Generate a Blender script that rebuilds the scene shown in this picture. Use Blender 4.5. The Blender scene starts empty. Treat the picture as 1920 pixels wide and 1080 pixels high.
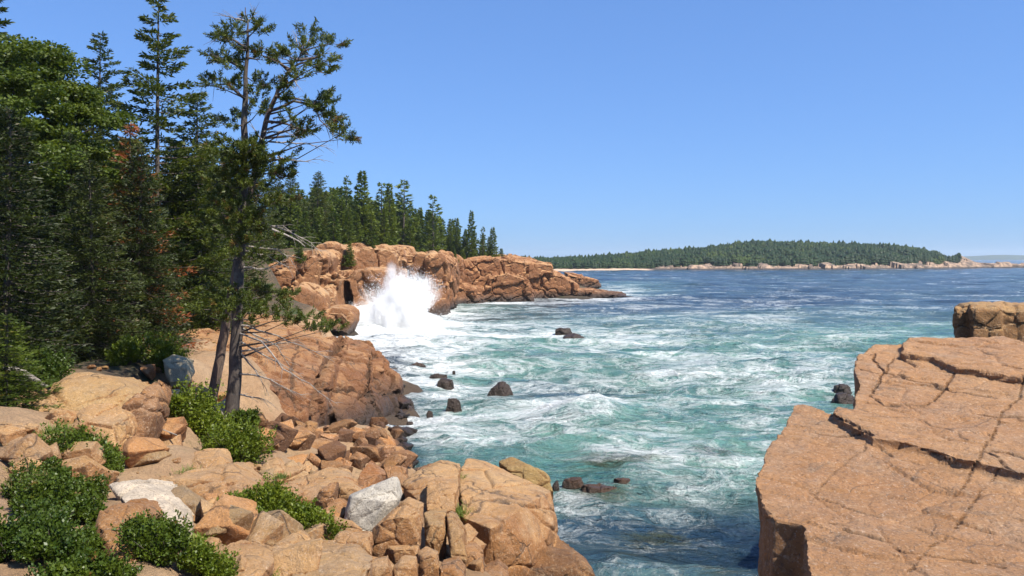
import bpy, bmesh, math, random
import numpy as np
from mathutils import Vector, Matrix

random.seed(7)
RS = np.random.RandomState(11)
scene = bpy.context.scene
COL = scene.collection
H, F, HY = 9.0, 1500.0, 485.0          # eye height, focal length in photo pixels, horizon row
SUN_AZ, SUN_EL = 124.0, 54.0

# ------------------------------------------------------------------ helpers
def W(px, py, Y):
    return Vector(((px - 960) / F * Y, Y, H - (py - HY) / F * Y))

def tag(o, label=None, cat=None, group=None, kind=None):
    if label: o['label'] = label
    if cat: o['category'] = cat
    if group: o['group'] = group
    if kind: o['kind'] = kind
    return o

def link(name, me, mat=None, parent=None):
    o = bpy.data.objects.new(name, me)
    COL.objects.link(o)
    if mat is not None and len(me.materials) == 0:
        me.materials.append(mat)
    if parent is not None:
        o.parent = parent
    return o

def empty(name, loc, rz=0, s=1.0):
    o = bpy.data.objects.new(name, None)
    o.empty_display_size = 0.3
    COL.objects.link(o)
    o.location = loc
    o.rotation_euler = (0, 0, rz)
    o.scale = (s, s, s) if not isinstance(s, tuple) else s
    return o

def mesh_np(name, V, Fc, smooth=False):
    V = np.asarray(V, dtype=np.float32).reshape(-1, 3)
    Fc = np.asarray(Fc, dtype=np.int32)
    k = Fc.shape[1]
    me = bpy.data.meshes.new(name)
    me.vertices.add(len(V))
    me.vertices.foreach_set('co', V.ravel())
    me.loops.add(Fc.size)
    me.loops.foreach_set('vertex_index', Fc.ravel())
    me.polygons.add(len(Fc))
    me.polygons.foreach_set('loop_start', np.arange(0, Fc.size, k, dtype=np.int32))
    me.polygons.foreach_set('loop_total', np.full(len(Fc), k, dtype=np.int32))
    me.polygons.foreach_set('use_smooth', np.full(len(Fc), smooth, dtype=bool))
    me.update(calc_edges=True)
    return me

def hsh(ix, iy, iz, s):
    h = (ix.astype(np.int64) * 374761393 + iy.astype(np.int64) * 668265263 + iz.astype(np.int64) * 2147483647 + s * 974634777) & 0xFFFFFFFF
    h = ((h ^ (h >> 13)) * 1274126177) & 0xFFFFFFFF
    h = ((h ^ (h >> 16)) * 2246822519) & 0xFFFFFFFF
    h = h ^ (h >> 15)
    return (h & 0xFFFFFF) / float(0xFFFFFF)

def vnoise(p, s=0):
    i = np.floor(p).astype(np.int64)
    f = p - i
    u = f * f * f * (f * (f * 6 - 15) + 10)
    r = 0
    for dx in (0, 1):
        wx = u[:, 0] if dx else 1 - u[:, 0]
        for dy in (0, 1):
            wy = u[:, 1] if dy else 1 - u[:, 1]
            for dz in (0, 1):
                wz = u[:, 2] if dz else 1 - u[:, 2]
                r = r + wx * wy * wz * hsh(i[:, 0] + dx, i[:, 1] + dy, i[:, 2] + dz, s)
    return r * 2 - 1

def fbm(p, s=0, octv=4, gain=0.5):
    a, r, t = 1.0, 0, 0
    q = p.copy()
    for k in range(octv):
        r = r + a * vnoise(q, s + k * 17)
        t += a
        a *= gain
        q = q * 2.03 + 7.1
    return r / t

def worley(p, s=0):
    i = np.floor(p).astype(np.int64)
    n = len(p)
    F1 = np.full(n, 9.0); F2 = np.full(n, 9.0); ID = np.zeros(n)
    for dx in (-1, 0, 1):
        for dy in (-1, 0, 1):
            for dz in (-1, 0, 1):
                c = i + np.array([dx, dy, dz])
                q = np.stack([hsh(c[:, 0], c[:, 1], c[:, 2], s + t) for t in (1, 2, 3)], 1) * 0.8 + 0.1
                d = np.sqrt((((c + q) - p) ** 2).sum(1))
                idv = hsh(c[:, 0], c[:, 1], c[:, 2], s + 9)
                m = d < F1
                F2 = np.where(m, F1, np.minimum(F2, d))
                ID = np.where(m, idv, ID)
                F1 = np.where(m, d, F1)
    return F1, F2, ID

# ------------------------------------------------------------------ materials
class NT:
    def __init__(s, name):
        s.m = bpy.data.materials.new(name); s.m.use_nodes = True
        s.t = s.m.node_tree; s.n = s.t.nodes; s.n.clear()
        s.out = s.n.new('ShaderNodeOutputMaterial')
    def N(s, typ, inp=None, **kw):
        n = s.n.new(typ)
        for k, v in kw.items(): setattr(n, k, v)
        for k, v in (inp or {}).items():
            sock = n.inputs[k]
            if isinstance(v, bpy.types.NodeSocket): s.t.links.new(v, sock)
            else: sock.default_value = v
        return n
    def noise(s, vec, scale, detail=4, rough=0.55, dist=0.0):
        return s.N('ShaderNodeTexNoise', {'Vector': vec, 'Scale': scale, 'Detail': detail, 'Roughness': rough, 'Distortion': dist}).outputs['Fac']
    def math(s, op, a, b=0.0, c=None, clamp=False):
        d = {0: a, 1: b}
        if c is not None: d[2] = c
        return s.N('ShaderNodeMath', d, operation=op, use_clamp=clamp).outputs[0]
    def rng(s, v, a, b, c=0.0, d=1.0, smooth=False):
        return s.N('ShaderNodeMapRange', {'Value': v, 'From Min': a, 'From Max': b, 'To Min': c, 'To Max': d},
                   interpolation_type='SMOOTHSTEP' if smooth else 'LINEAR').outputs[0]
    def mix(s, f, a, b, blend='MIX'):
        n = s.n.new('ShaderNodeMix'); n.data_type = 'RGBA'; n.blend_type = blend; n.clamp_result = False
        for sock, v in ((n.inputs[0], f), (n.inputs[6], a), (n.inputs[7], b)):
            if isinstance(v, bpy.types.NodeSocket): s.t.links.new(v, sock)
            elif isinstance(v, (int, float)): sock.default_value = v
            else: sock.default_value = (*v, 1) if len(v) == 3 else v
        return n.outputs[2]
    def pos(s): return s.N('ShaderNodeNewGeometry').outputs['Position']
    def obj(s): return s.N('ShaderNodeTexCoord').outputs['Object']
    def sep(s, v):
        return s.N('ShaderNodeSeparateXYZ', {0: v}).outputs
    def mapping(s, v, scale=(1, 1, 1), rot=(0, 0, 0), loc=(0, 0, 0)):
        return s.N('ShaderNodeMapping', {'Vector': v, 'Scale': scale, 'Rotation': rot, 'Location': loc}).outputs[0]
    def bump(s, h, dist, strength=1.0, normal=None):
        d = {'Height': h, 'Distance': dist, 'Strength': strength}
        if normal is not None: d['Normal'] = normal
        return s.N('ShaderNodeBump', d).outputs[0]
    def finish(s, **kw):
        b = s.N('ShaderNodeBsdfPrincipled', {k.replace('_', ' '): v for k, v in kw.items()})
        s.t.links.new(b.outputs[0], s.out.inputs[0])
        return s.m

def granite(name, a, b, stain, stain_amt=0.5, grain=1.0, far=False, wet=True, grey=0.35, tide=1.0, joints=.75):
    m = NT(name)
    p = m.pos()
    n1 = m.noise(p, 0.35 * grain, 5, 0.6)
    n2 = m.noise(p, 1.7 * grain, 6, 0.65, 0.4)
    c = m.mix(m.rng(n1, 0.35, 0.65), a, b)
    c = m.mix(m.rng(n2, 0.45, 0.75, 0, grey), c, (0.30, 0.25, 0.20))
    # iron stain, heavier low down and running down the steep faces
    z = m.sep(p)[2]
    st = m.noise(m.mapping(p, (1.1 * grain, 1.1 * grain, 0.28 * grain)), 0.9, 6, 0.62, 0.6)
    nz = m.sep(m.N('ShaderNodeNewGeometry').outputs['True Normal'])[2]
    steep = m.rng(nz, 0.80, 0.15, 0, 0.34)
    low = m.rng(z, 3.2 * tide, 1.0, 0, 0.22) if wet else 0.0
    sv = m.math('ADD', m.math('ADD', st, steep), low)
    c = m.mix(m.math('MULTIPLY', m.rng(sv, 0.56, 0.80, smooth=True), stain_amt), c, stain)
    # thin dark joints, broken up along their length
    wp = m.N('ShaderNodeVectorMath', {0: p, 1: m.N('ShaderNodeVectorMath', {0: m.N('ShaderNodeTexNoise', {'Vector': p, 'Scale': .9 * grain, 'Detail': 4.0}).outputs['Color'], 1: (1.1 / grain, 1.1 / grain, 1.1 / grain)}, operation='MULTIPLY').outputs[0]}, operation='ADD').outputs[0]
    vj = m.N('ShaderNodeTexVoronoi', {'Vector': m.mapping(wp, (.55 * grain, .9 * grain, .8 * grain), (.3, .2, .5)), 'Scale': 1.0}, feature='DISTANCE_TO_EDGE').outputs['Distance']
    jm = m.math('MULTIPLY', m.rng(vj, 0.0, 0.022, 1, 0), m.rng(m.noise(m.mapping(p, loc=(7, 3, 1)), .8 * grain, 3), .46, .60))
    c = m.mix(m.math('MULTIPLY', jm, joints), c, (0.07, 0.045, 0.03))
    c = m.mix(m.math('MULTIPLY', m.N('ShaderNodeAttribute', attribute_name='crack_dark').outputs['Fac'], .85), c, (0.06, 0.036, 0.022))  # dark brown blended in along the carved cracks
    # dark lichen and mineral streaks
    lk = m.noise(m.mapping(p, (1, 1, 0.5)), 2.3 * grain, 8, 0.7, 0.8)
    c = m.mix(m.rng(lk, 0.56, 0.70, 0, 0.55), c, (0.12, 0.095, 0.07))
    if not far:
        sp = m.noise(p, 34.0, 3, 0.7)
        md = m.noise(p, 9.0, 6, 0.75)
        c = m.mix(m.rng(md, 0.54, 0.68, 0, 0.40), c, (0.20, 0.13, 0.08))
        c = m.mix(m.rng(md, 0.46, 0.34, 0, 0.35), c, (0.60, 0.42, 0.26))
        c = m.mix(m.rng(sp, 0.54, 0.68, 0, 0.65), c, (0.11, 0.08, 0.06))
        sp2 = m.noise(m.mapping(p, loc=(3, 9, 4)), 26.0, 3, 0.7)
        c = m.mix(m.rng(sp2, 0.58, 0.70, 0, 0.5), c, (0.66, 0.50, 0.38))
    rough = 0.85
    if wet:
        zz = m.math('ADD', z, m.math('MULTIPLY', m.math('SUBTRACT', n2, 0.5), 1.6))
        wv = m.rng(zz, 1.15 * tide, 0.35, 0, 0.9, smooth=True)
        c = m.mix(wv, c, (0.028, 0.019, 0.013))
        rough = m.rng(wv, 0, 1, 0.85, 0.42)
    oi = m.N('ShaderNodeObjectInfo')
    c = m.mix(1.0, c, oi.outputs['Color'], 'MULTIPLY')
    hb = m.math('SUBTRACT', m.noise(p, 3.0 * grain, 10, 0.72, 0.4), m.math('MULTIPLY', jm, .33 * joints))
    nrm = m.bump(hb, 0.22 / grain, 0.9)
    if not far:
        hb2 = m.noise(p, 40.0, 4, 0.7)
        nrm = m.bump(hb2, 0.012, 0.8, nrm)
    return m.finish(Base_Color=c, Roughness=rough, Normal=nrm)

MG = granite('granite_near', (0.44, 0.258, 0.108), (0.355, 0.178, 0.062), (0.24, 0.088, 0.018), 0.65)
MGR = granite('granite_slab', (0.43, 0.226, 0.096), (0.355, 0.168, 0.064), (0.28, 0.110, 0.028), 0.45, grey=0.35, joints=.35)
MO = granite('granite_orange', (0.34, 0.160, 0.048), (0.24, 0.092, 0.020), (0.12, 0.045, 0.012), 0.85)
MC = granite('granite_cliff', (0.45, 0.258, 0.110), (0.33, 0.150, 0.050), (0.19, 0.068, 0.015), 0.95, grain=0.45, tide=2.1)
MF = granite('granite_far', (0.46, 0.31, 0.22), (0.36, 0.22, 0.15), (0.22, 0.14, 0.09), 0.6, grain=0.12, far=True)

def mat_white_rock():
    m = NT('granite_white')
    p = m.pos()
    n = m.noise(p, 2.5, 6, 0.7); s = m.noise(p, 30.0, 4, 0.75)
    c = m.mix(m.rng(n, 0.35, 0.65), (0.29, 0.26, 0.22), (0.48, 0.43, 0.36))
    c = m.mix(m.rng(s, 0.52, 0.62, 0, 0.75), c, (0.12, 0.11, 0.10))
    oi = m.N('ShaderNodeObjectInfo')
    c = m.mix(1.0, c, oi.outputs['Color'], 'MULTIPLY')
    nrm = m.bump(m.noise(p, 6, 9, 0.7), 0.08, 0.8, m.bump(s, 0.012, 0.8))
    return m.finish(Base_Color=c, Roughness=0.85, Normal=nrm)
MW = mat_white_rock()

def mat_ground():
    m = NT('ground')
    p = m.pos()
    at = m.N('ShaderNodeAttribute', attribute_name='soil').outputs['Fac']
    n1 = m.noise(p, 0.5, 6, 0.6); n2 = m.noise(p, 3.0, 8, 0.7, 0.5); n3 = m.noise(p, 22.0, 5, 0.7)
    sand = m.mix(m.rng(n1, 0.35, 0.65), (0.40, 0.26, 0.145), (0.32, 0.185, 0.09))
    sand = m.mix(m.rng(n3, 0.5, 0.68, 0, 0.7), sand, (0.17, 0.11, 0.07))
    sand = m.mix(m.rng(n2, 0.56, 0.7, 0, 0.5), sand, (0.13, 0.105, 0.03))
    soil = m.mix(m.rng(n2, 0.4, 0.65), (0.045, 0.035, 0.018), (0.14, 0.085, 0.045))
    soil = m.mix(m.rng(n1, 0.5, 0.62), soil, (0.035, 0.05, 0.012))
    f = m.rng(m.math('ADD', at, m.math('MULTIPLY', m.math('SUBTRACT', n2, 0.5), 0.6)), 0.35, 0.65)
    c = m.mix(f, sand, soil)
    z = m.sep(p)[2]
    wv = m.rng(m.math('ADD', z, n2), 1.6, 0.8, 0, 0.9)
    c = m.mix(wv, c, (0.03, 0.02, 0.013))
    nrm = m.bump(n2, 0.25, 0.9, m.bump(n3, 0.04, 0.9))
    return m.finish(Base_Color=c, Roughness=0.9, Normal=nrm)
MGROUND = mat_ground()

def mat_leaf(name, a, b, c3=None, amt3=0.0, nscale=1.2, trans=0.25, rough=0.5):
    m = NT(name)
    p = m.pos()
    oi = m.N('ShaderNodeObjectInfo')
    n = m.noise(p, nscale, 4, 0.6); n2 = m.noise(p, nscale * 9, 3, 0.6)
    c = m.mix(m.rng(m.math('ADD', m.math('MULTIPLY', n, 0.6), m.math('MULTIPLY', n2, 0.4)), 0.36, 0.64), a, b)
    if c3:
        n4 = m.noise(m.mapping(p, loc=(31, 7, 5)), nscale * 1.3, 4, 0.6)
        c = m.mix(m.rng(n4, 0.68 - amt3, 0.76 - amt3), c, c3)
    c = m.mix(1.0, c, oi.outputs['Color'], 'MULTIPLY')
    c = m.mix(1.0, c, m.N('ShaderNodeCombineColor', {0: m.rng(oi.outputs['Random'], 0, 1, 0.8, 1.25), 1: m.rng(oi.outputs['Random'], 0, 1, 0.85, 1.15), 2: 1.0}).outputs[0], 'MULTIPLY')
    b1 = m.N('ShaderNodeBsdfPrincipled', {'Base Color': c, 'Roughness': rough, 'Specular IOR Level': 0.3})
    b2 = m.N('ShaderNodeBsdfTranslucent', {'Color': m.mix(1.0, c, (1.5, 1.5, 0.6), 'MULTIPLY')})
    ms = m.N('ShaderNodeMixShader', {0: trans, 1: b1.outputs[0], 2: b2.outputs[0]})
    m.t.links.new(ms.outputs[0], m.out.inputs[0])
    return m.m

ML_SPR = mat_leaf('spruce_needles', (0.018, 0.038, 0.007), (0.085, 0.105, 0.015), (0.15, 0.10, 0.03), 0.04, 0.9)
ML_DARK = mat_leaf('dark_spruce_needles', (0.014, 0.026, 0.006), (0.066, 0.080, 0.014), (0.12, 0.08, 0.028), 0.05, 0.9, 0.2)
ML_GREEN = mat_leaf('broad_leaves', (0.034, 0.062, 0.007), (0.110, 0.140, 0.014), None, 0, 1.6, 0.3)
ML_RED = mat_leaf('dying_needles', (0.05, 0.05, 0.012), (0.085, 0.075, 0.02), (0.20, 0.065, 0.028), 0.20, 0.7)
ML_MID = mat_leaf('distant_spruce_needles', (0.032, 0.062, 0.009), (0.115, 0.150, 0.018), (0.14, 0.11, 0.035), 0.0, 0.25)
ML_FAR = mat_leaf('far_needles', (0.012, 0.030, 0.009), (0.034, 0.060, 0.011), (0.060, 0.085, 0.012), 0.12, 0.03)
ML_PINE = mat_leaf('pine_needles', (0.022, 0.040, 0.008), (0.085, 0.110, 0.016), (0.13, 0.075, 0.028), 0.09, 1.5)
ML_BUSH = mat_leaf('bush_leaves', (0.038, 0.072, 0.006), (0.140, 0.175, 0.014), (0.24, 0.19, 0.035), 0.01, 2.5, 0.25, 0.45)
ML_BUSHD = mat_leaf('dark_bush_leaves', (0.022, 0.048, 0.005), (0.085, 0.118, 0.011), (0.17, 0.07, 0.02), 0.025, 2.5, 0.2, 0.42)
ML_DRY = mat_leaf('dry_grass', (0.12, 0.12, 0.03), (0.26, 0.20, 0.07), None, 0, 3.0, 0.3, 0.6)
ML_GRASS = mat_leaf('green_grass', (0.08, 0.14, 0.02), (0.20, 0.22, 0.04), None, 0, 3.0, 0.3, 0.6)

def mat_bark(name, a, b, sc=6):
    m = NT(name)
    p = m.pos()
    n = m.noise(m.mapping(p, (1, 1, 0.35)), sc, 8, 0.75, 0.6)
    c = m.mix(m.rng(n, 0.38, 0.62), a, b)
    l = m.noise(p, 2.2, 5, 0.6)
    c = m.mix(m.rng(l, 0.58, 0.68, 0, 0.6), c, (0.17, 0.16, 0.13))
    return m.finish(Base_Color=c, Roughness=0.9, Normal=m.bump(n, 0.06, 1.0))
MB_BARK = mat_bark('bark', (0.035, 0.028, 0.024), (0.11, 0.085, 0.07))
MB_RED = mat_bark('warm_bark', (0.05, 0.035, 0.028), (0.17, 0.115, 0.085))
MB_DEAD = mat_bark('dead_wood', (0.20, 0.17, 0.145), (0.38, 0.33, 0.29), 9)

# ------------------------------------------------------------------ terrain
COAST = [(1150, 1150, 20), (1050, 1075, 20.5), (1000, 985, 25), (975, 905, 30), (880, 878, 33.5), (790, 872, 34.5), (745, 815, 40.5), (742, 780, 45),
         (752, 760, 48), (750, 700, 56), (722, 668, 64), (665, 640, 80), (640, 620, 93), (660, 605, 108), (730, 592, 125), (800, 573, 150),
         (850, 566, 165), (1000, 561, 178), (1085, 561, 178), (1110, 558, 184)]
GP = []   # ground control points x, y, z
def gp(px, py, Y): GP.append(tuple(W(px, py, Y)))
def gz(px, Y, z): GP.append(((px - 960) / F * Y, Y, z))
for a in [(0, 1080, 10), (250, 1080, 10.4), (400, 1080, 11), (600, 1080, 12.2), (700, 1080, 13), (800, 1085, 14.2), (0, 950, 12), (200, 950, 12.8), (400, 960, 14), (560, 960, 15.5),
          (650, 960, 16.8), (760, 960, 18), (0, 850, 15), (250, 850, 17.5), (450, 860, 21), (600, 860, 25), (700, 870, 26), (650, 800, 33), (520, 800, 31),
          (700, 800, 37), (0, 770, 18.5), (150, 770, 19.5), (300, 740, 24), (300, 800, 20.5), (100, 690, 25), (380, 770, 24.5), (430, 790, 25),
          (200, 680, 29), (300, 670, 31), (400, 660, 35), (330, 640, 40), (100, 640, 36), (-200, 700, 28), (-200, 1000, 11), (420, 620, 48),
          (540, 600, 62), (560, 570, 78), (500, 560, 80), (620, 600, 95), (540, 530, 106), (600, 510, 124), (700, 510, 130), (760, 510, 148), (830, 505, 176),
          (950, 500, 192), (1010, 515, 192), (1050, 545, 188), (620, 475, 150), (750, 475, 190), (870, 483, 215), (940, 492, 225)]:
    gp(*a)
for a in [(200, 50, 7.5), (0, 50, 9), (-300, 50, 11), (300, 70, 8.5), (450, 90, 9), (100, 90, 12), (300, 130, 13), (500, 150, 12.5), (-200, 120, 16), (500, 220, 14), (200, 240, 17),
          (700, 260, 10), (-300, 300, 20), (600, 340, 9), (800, 300, 6), (1000, 235, -3), (1060, 215, -4), (1150, 215, -4), (1100, 260, -5), (1050, 300, -5), (950, 330, -3), (1200, 240, -5), (-600, 60, 13), (-700, 20, 9), (-600, 12, 7), (-300, 6, 6.2), (0, 5, 5.6), (960, 6, 5.0), (960, 3, 5.4), (1500, 4, 4.5)]:
    gz(*a)
CP = np.array([((px - 960) / F * Y, Y) for px, py, Y in COAST])
for k, (x, y) in enumerate(CP):
    GP.append((x, y, 0.25))
# offshore = the right/sea side of the coast line, pushed along its normal
for k in range(len(CP) - 1):
    d = CP[k + 1] - CP[k]; L = math.hypot(*d); n = np.array([d[1], -d[0]]) / L
    for t in (0.25, 0.75):
        q = CP[k] + d * t
        GP.append((q[0] + n[0] * max(1.5, q[1] * .05), q[1] + n[1] * max(1.5, q[1] * .05), -1.6))
        GP.append((q[0] + n[0] * max(6, q[1] * .15), q[1] + n[1] * max(6, q[1] * .15), -4.0))
for a in [(780, 160, 10), (830, 182, 9.5), (880, 200, 9.2), (920, 205, 8.6), (800, 205, 10.5), (880, 232, 10), (700, 150, 10.5), (640, 135, 10.5), (560, 118, 10.5), (930, 222, 8)]: gz(*a)
for (x, y) in [(10, 40), (30, 60), (60, 100), (0, 90), (60, 170), (20, 140), (90, 240), (50, 215), (20, 20), (8, 20), (6, 12), (12, 6), (40, 20), (45, 260), (60, 300), (6, 6), (4, 25), (110, 330)]:
    GP.append((x, y, -4.5))
GPA = np.array(GP)

def ground_raw(x, y):
    x = np.atleast_1d(np.asarray(x, float)); y = np.atleast_1d(np.asarray(y, float))
    num = np.zeros(len(x)); den = np.zeros(len(x))
    for gx, gy, g in GPA:
        s = max(gy, 8.0)
        dd = ((x - gx) ** 2 + (y - gy) ** 2) / (s * s * 0.01) + 0.02
        w = 1.0 / dd ** 1.9 / s ** 0.3
        num += w * g; den += w
    return num / den

def ground(x, y):
    z = ground_raw(x, y)
    x = np.atleast_1d(np.asarray(x, float)); y = np.atleast_1d(np.asarray(y, float))
    q = np.stack([x, y, np.zeros(len(x))], 1)
    return z + 0.22 * fbm(q * 0.55, 5, 4) + 0.5 * fbm(q * 0.07, 8, 3) * np.clip((y - 30) / 40, 0, 1)

def gzat(x, y): return float(ground(x, y)[0])

def build_ground():
    cx, cy = 0.0, -6.0
    nr, na = 360, 330
    r = 7.0 * (420.0 / 7.0) ** (np.linspace(0, 1, nr))
    a = np.radians(np.linspace(-62, 38, na))
    R, A = np.meshgrid(r, a, indexing='ij')
    X = cx + R * np.sin(A); Y = cy + R * np.cos(A)
    x, y = X.ravel(), Y.ravel()
    z = ground(x, y)
    q = np.stack([x, y, z], 1)
    z = z + 0.06 * fbm(q * 3, 3, 3)
    V = np.stack([x, y, z], 1)
    i = np.arange((nr - 1) * na).reshape(nr - 1, na)[:, :-1].ravel()
    Fc = np.stack([i, i + 1, i + na + 1, i + na], 1)
    Fc = Fc[:, ::-1]
    me = mesh_np('ground', V, Fc, True)
    # forest floor mask
    px = 960 + x / np.maximum(y, 1) * F
    s = np.clip((y - 21.5) / 6, 0, 1) * np.clip((330 - px + (y - 26) * 6) / 90, 0, 1)
    s = np.maximum(s, np.clip((z - 9.6) / 1.0, 0, 1) * (y > 40))
    at = me.attributes.new('soil', 'FLOAT', 'POINT'); at.data.foreach_set('value', s.astype(np.float32))
    o = link('ground', me, MGROUND); tag(o, kind='structure')
build_ground()

# ------------------------------------------------------------------ rocks
def raw_mesh_from_bm(bm):
    me = bpy.data.meshes.new('tmp'); bm.to_mesh(me); bm.free(); return me

def hull_bm(bm, pts):
    vs = [bm.verts.new(p) for p in pts]
    r = bmesh.ops.convex_hull(bm, input=vs)
    junk = [g for g in r['geom_interior'] if isinstance(g, bmesh.types.BMVert) and g.is_valid]
    if junk: bmesh.ops.delete(bm, geom=junk, context='VERTS')

def prism_bm(bm, top, off):
    """closed prism between polygon top and the same polygon moved by off (list or vector)"""
    n = len(top)
    a = [bm.verts.new(p) for p in top]
    b = [bm.verts.new(Vector(p) + (off[i] if isinstance(off, list) else Vector(off))) for i, p in enumerate(top)]
    f1 = bm.faces.new(a); f2 = bm.faces.new(list(reversed(b)))
    for i in range(n):
        j = (i + 1) % n
        bm.faces.new((a[j], a[i], b[i], b[j]))
    bmesh.ops.triangulate(bm, faces=[f1, f2])

def remesh(me, voxel):
    o = bpy.data.objects.new('tmp', me); COL.objects.link(o)
    m = o.modifiers.new('r', 'REMESH'); m.mode = 'VOXEL'; m.voxel_size = voxel; m.adaptivity = 0
    dg = bpy.context.evaluated_depsgraph_get()
    r = bpy.data.meshes.new_from_object(o.evaluated_get(dg))
    bpy.data.objects.remove(o); bpy.data.meshes.remove(me)
    return r

def rot3(ax, ay, az):
    return np.array(Matrix.Rotation(az, 3, 'Z') @ Matrix.Rotation(ay, 3, 'Y') @ Matrix.Rotation(ax, 3, 'X'))

def rough(me, seed, low=(0.12, 0.6), high=(0.03, 3.0), block=None, crack=None, px_cracks=None, strata=None):
    n = len(me.vertices)
    co = np.empty(n * 3); me.vertices.foreach_get('co', co); co = co.reshape(-1, 3)
    no = np.empty(n * 3); me.vertex_normals.foreach_get('vector', no); no = no.reshape(-1, 3)
    off = RS.rand(3) * 0 + seed * 13.7
    p = co + off
    d = low[0] * fbm(p * low[1], seed, 4) + high[0] * fbm(p * high[1], seed + 3, 4, 0.6)
    warp = np.stack([fbm(p * 0.5, seed + 40 + k, 2) for k in range(3)], 1)
    for (amp, cell, w, dep, ang) in (block or []):
        q = ((p + warp * 0.3 * min(cell)) @ rot3(*ang).T) / np.array(cell)
        f1, f2, idv = worley(q, seed + 77)
        d += amp * (idv - 0.5) * 2
        g = np.exp(-((f2 - f1) / w) ** 2)
        d -= dep * g
    if strata:
        amp, sp, ang = strata
        h = (p + warp * 0.6 * sp) @ rot3(*ang).T
        k = h[:, 2] / sp
        fr = k - np.floor(k)
        idv = hsh(np.floor(k).astype(np.int64), np.zeros(n, np.int64), np.zeros(n, np.int64), seed)
        d += amp * (idv - 0.5) * 2 - amp * 0.8 * np.exp(-(np.minimum(fr, 1 - fr) / 0.06) ** 2)
    if px_cracks:
        pxx = 960 + co[:, 0] / co[:, 1] * F; pyy = HY + (H - co[:, 2]) / co[:, 1] * F
        jit = np.stack([fbm(p * 2.5, 5, 3), fbm(p * 2.5, 6, 3), np.zeros(n)], 1)
        pxx = pxx + jit[:, 0] * 9; pyy = pyy + jit[:, 1] * 9
        vw = np.array([0, 0, H]) - co; vw /= np.linalg.norm(vw, axis=1, keepdims=True)
        face = (no * vw).sum(1) > 0.12
        crack_dark = np.zeros(n)
        for (pts, wd, dep) in px_cracks:
            best = np.full(n, 1e9)
            for (x0, y0), (x1, y1) in zip(pts[:-1], pts[1:]):
                ex, ey = x1 - x0, y1 - y0
                t = np.clip(((pxx - x0) * ex + (pyy - y0) * ey) / (ex * ex + ey * ey), 0, 1)
                best = np.minimum(best, np.hypot(pxx - x0 - t * ex, pyy - y0 - t * ey))
            d -= dep * np.exp(-(best / wd) ** 2) * face
            crack_dark = np.maximum(crack_dark, np.exp(-(best / (wd * 1.1)) ** 2) * face)
    if px_cracks:
        at = me.attributes.new('crack_dark', 'FLOAT', 'POINT'); at.data.foreach_set('value', crack_dark.astype(np.float32))
    co = co + no * d[:, None]
    me.vertices.foreach_set('co', co.astype(np.float32).ravel())
    me.polygons.foreach_set('use_smooth', np.ones(len(me.polygons), bool))
    me.update()
    me.set_sharp_from_angle(angle=math.radians(27))
    return me

rock_n = [0]
def rock_obj(name, bm, mat, voxel, label=None, cat='boulder', group=None, color=None, kind=None, **kw):
    rock_n[0] += 1
    me = remesh(raw_mesh_from_bm(bm), voxel)
    if kw is not None: rough(me, rock_n[0], **kw)
    # origin at the rock's own base
    n = len(me.vertices)
    co = np.empty(n * 3); me.vertices.foreach_get('co', co); co = co.reshape(-1, 3)
    c = Vector(((co[:, 0].min() + co[:, 0].max()) / 2, (co[:, 1].min() + co[:, 1].max()) / 2, co[:, 2].min()))
    me.transform(Matrix.Translation(-c))
    o = link(name, me, mat); o.location = c
    tag(o, label, cat, group, kind)
    if color: o.color = (*color, 1)
    return o

def boulder(label, pts, Y, mat=None, tilt=1.2, thick=None, ridge=None, down=0.5, color=None, bulge=0.28, name='granite_boulder', vox=None, group=None, amp=1.0, mid=0.42):
    """a rock whose visible outline runs through photo points pts at distance Y"""
    xs = [p[0] for p in pts]; ys = [p[1] for p in pts]
    w = (max(xs) - min(xs)) / F * Y; h = (max(ys) - min(ys)) / F * Y
    pyc = sum(ys) / len(ys); pxc = (max(xs) + min(xs)) / 2
    size = math.sqrt(w * h) if w * h > 0 else w
    thick = thick or max(w, h) * 0.7
    P = []
    for p in pts:
        Yi = p[2] if len(p) > 2 else Y + tilt * (pyc - p[1]) * Y / F
        v = W(p[0], p[1], Yi); P.append(v)
    c = sum(P, Vector()) / len(P)
    back = [Vector((c.x + (v.x - c.x) * 0.85, v.y + thick, c.z + (v.z - c.z) * 0.7 - 0.15 * thick)) for v in P]
    low = [v + Vector((0, 0.1 * thick, -down)) for v in P if v.z < c.z]
    if ridge is None:
        yy = min(ys) + (max(ys) - min(ys)) * mid
        ridge = [(pxc + (random.uniform(-.1, .1) + s) * (max(xs) - min(xs)), yy + random.uniform(-.08, .08) * (max(ys) - min(ys)), Y - bulge * size) for s in (-.3, .05, .3)]
    P += [W(*r) for r in ridge]
    bm = bmesh.new(); hull_bm(bm, P + back + low)
    size = max(w, h)
    v = vox or max(0.022, min(0.09, size / 45))
    return rock_obj(name, bm, mat or MG, v, label, 'boulder', group, color,
                    low=(0.032 * size * amp, 1.4 / size), high=(0.013 * size * amp, 7.0 / size),
                    block=[(0.022 * size * amp, (size * .6, size * .5, size * .4), 0.06, 0.02 * size * amp, (0.3 + rock_n[0], 0.5, rock_n[0] * 1.3))])

# ---- right-hand slab boulder
def sl(px, py, a=5.38, b=0.12, c=0.0, lift=0.0):
    Y = (H - a - lift) / (b + (py - HY) / F + c * (px - 960) / F)
    return W(px, py, Y)
def z8(x, y): return (1380 + x / 2, 540 + y / 2)

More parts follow.
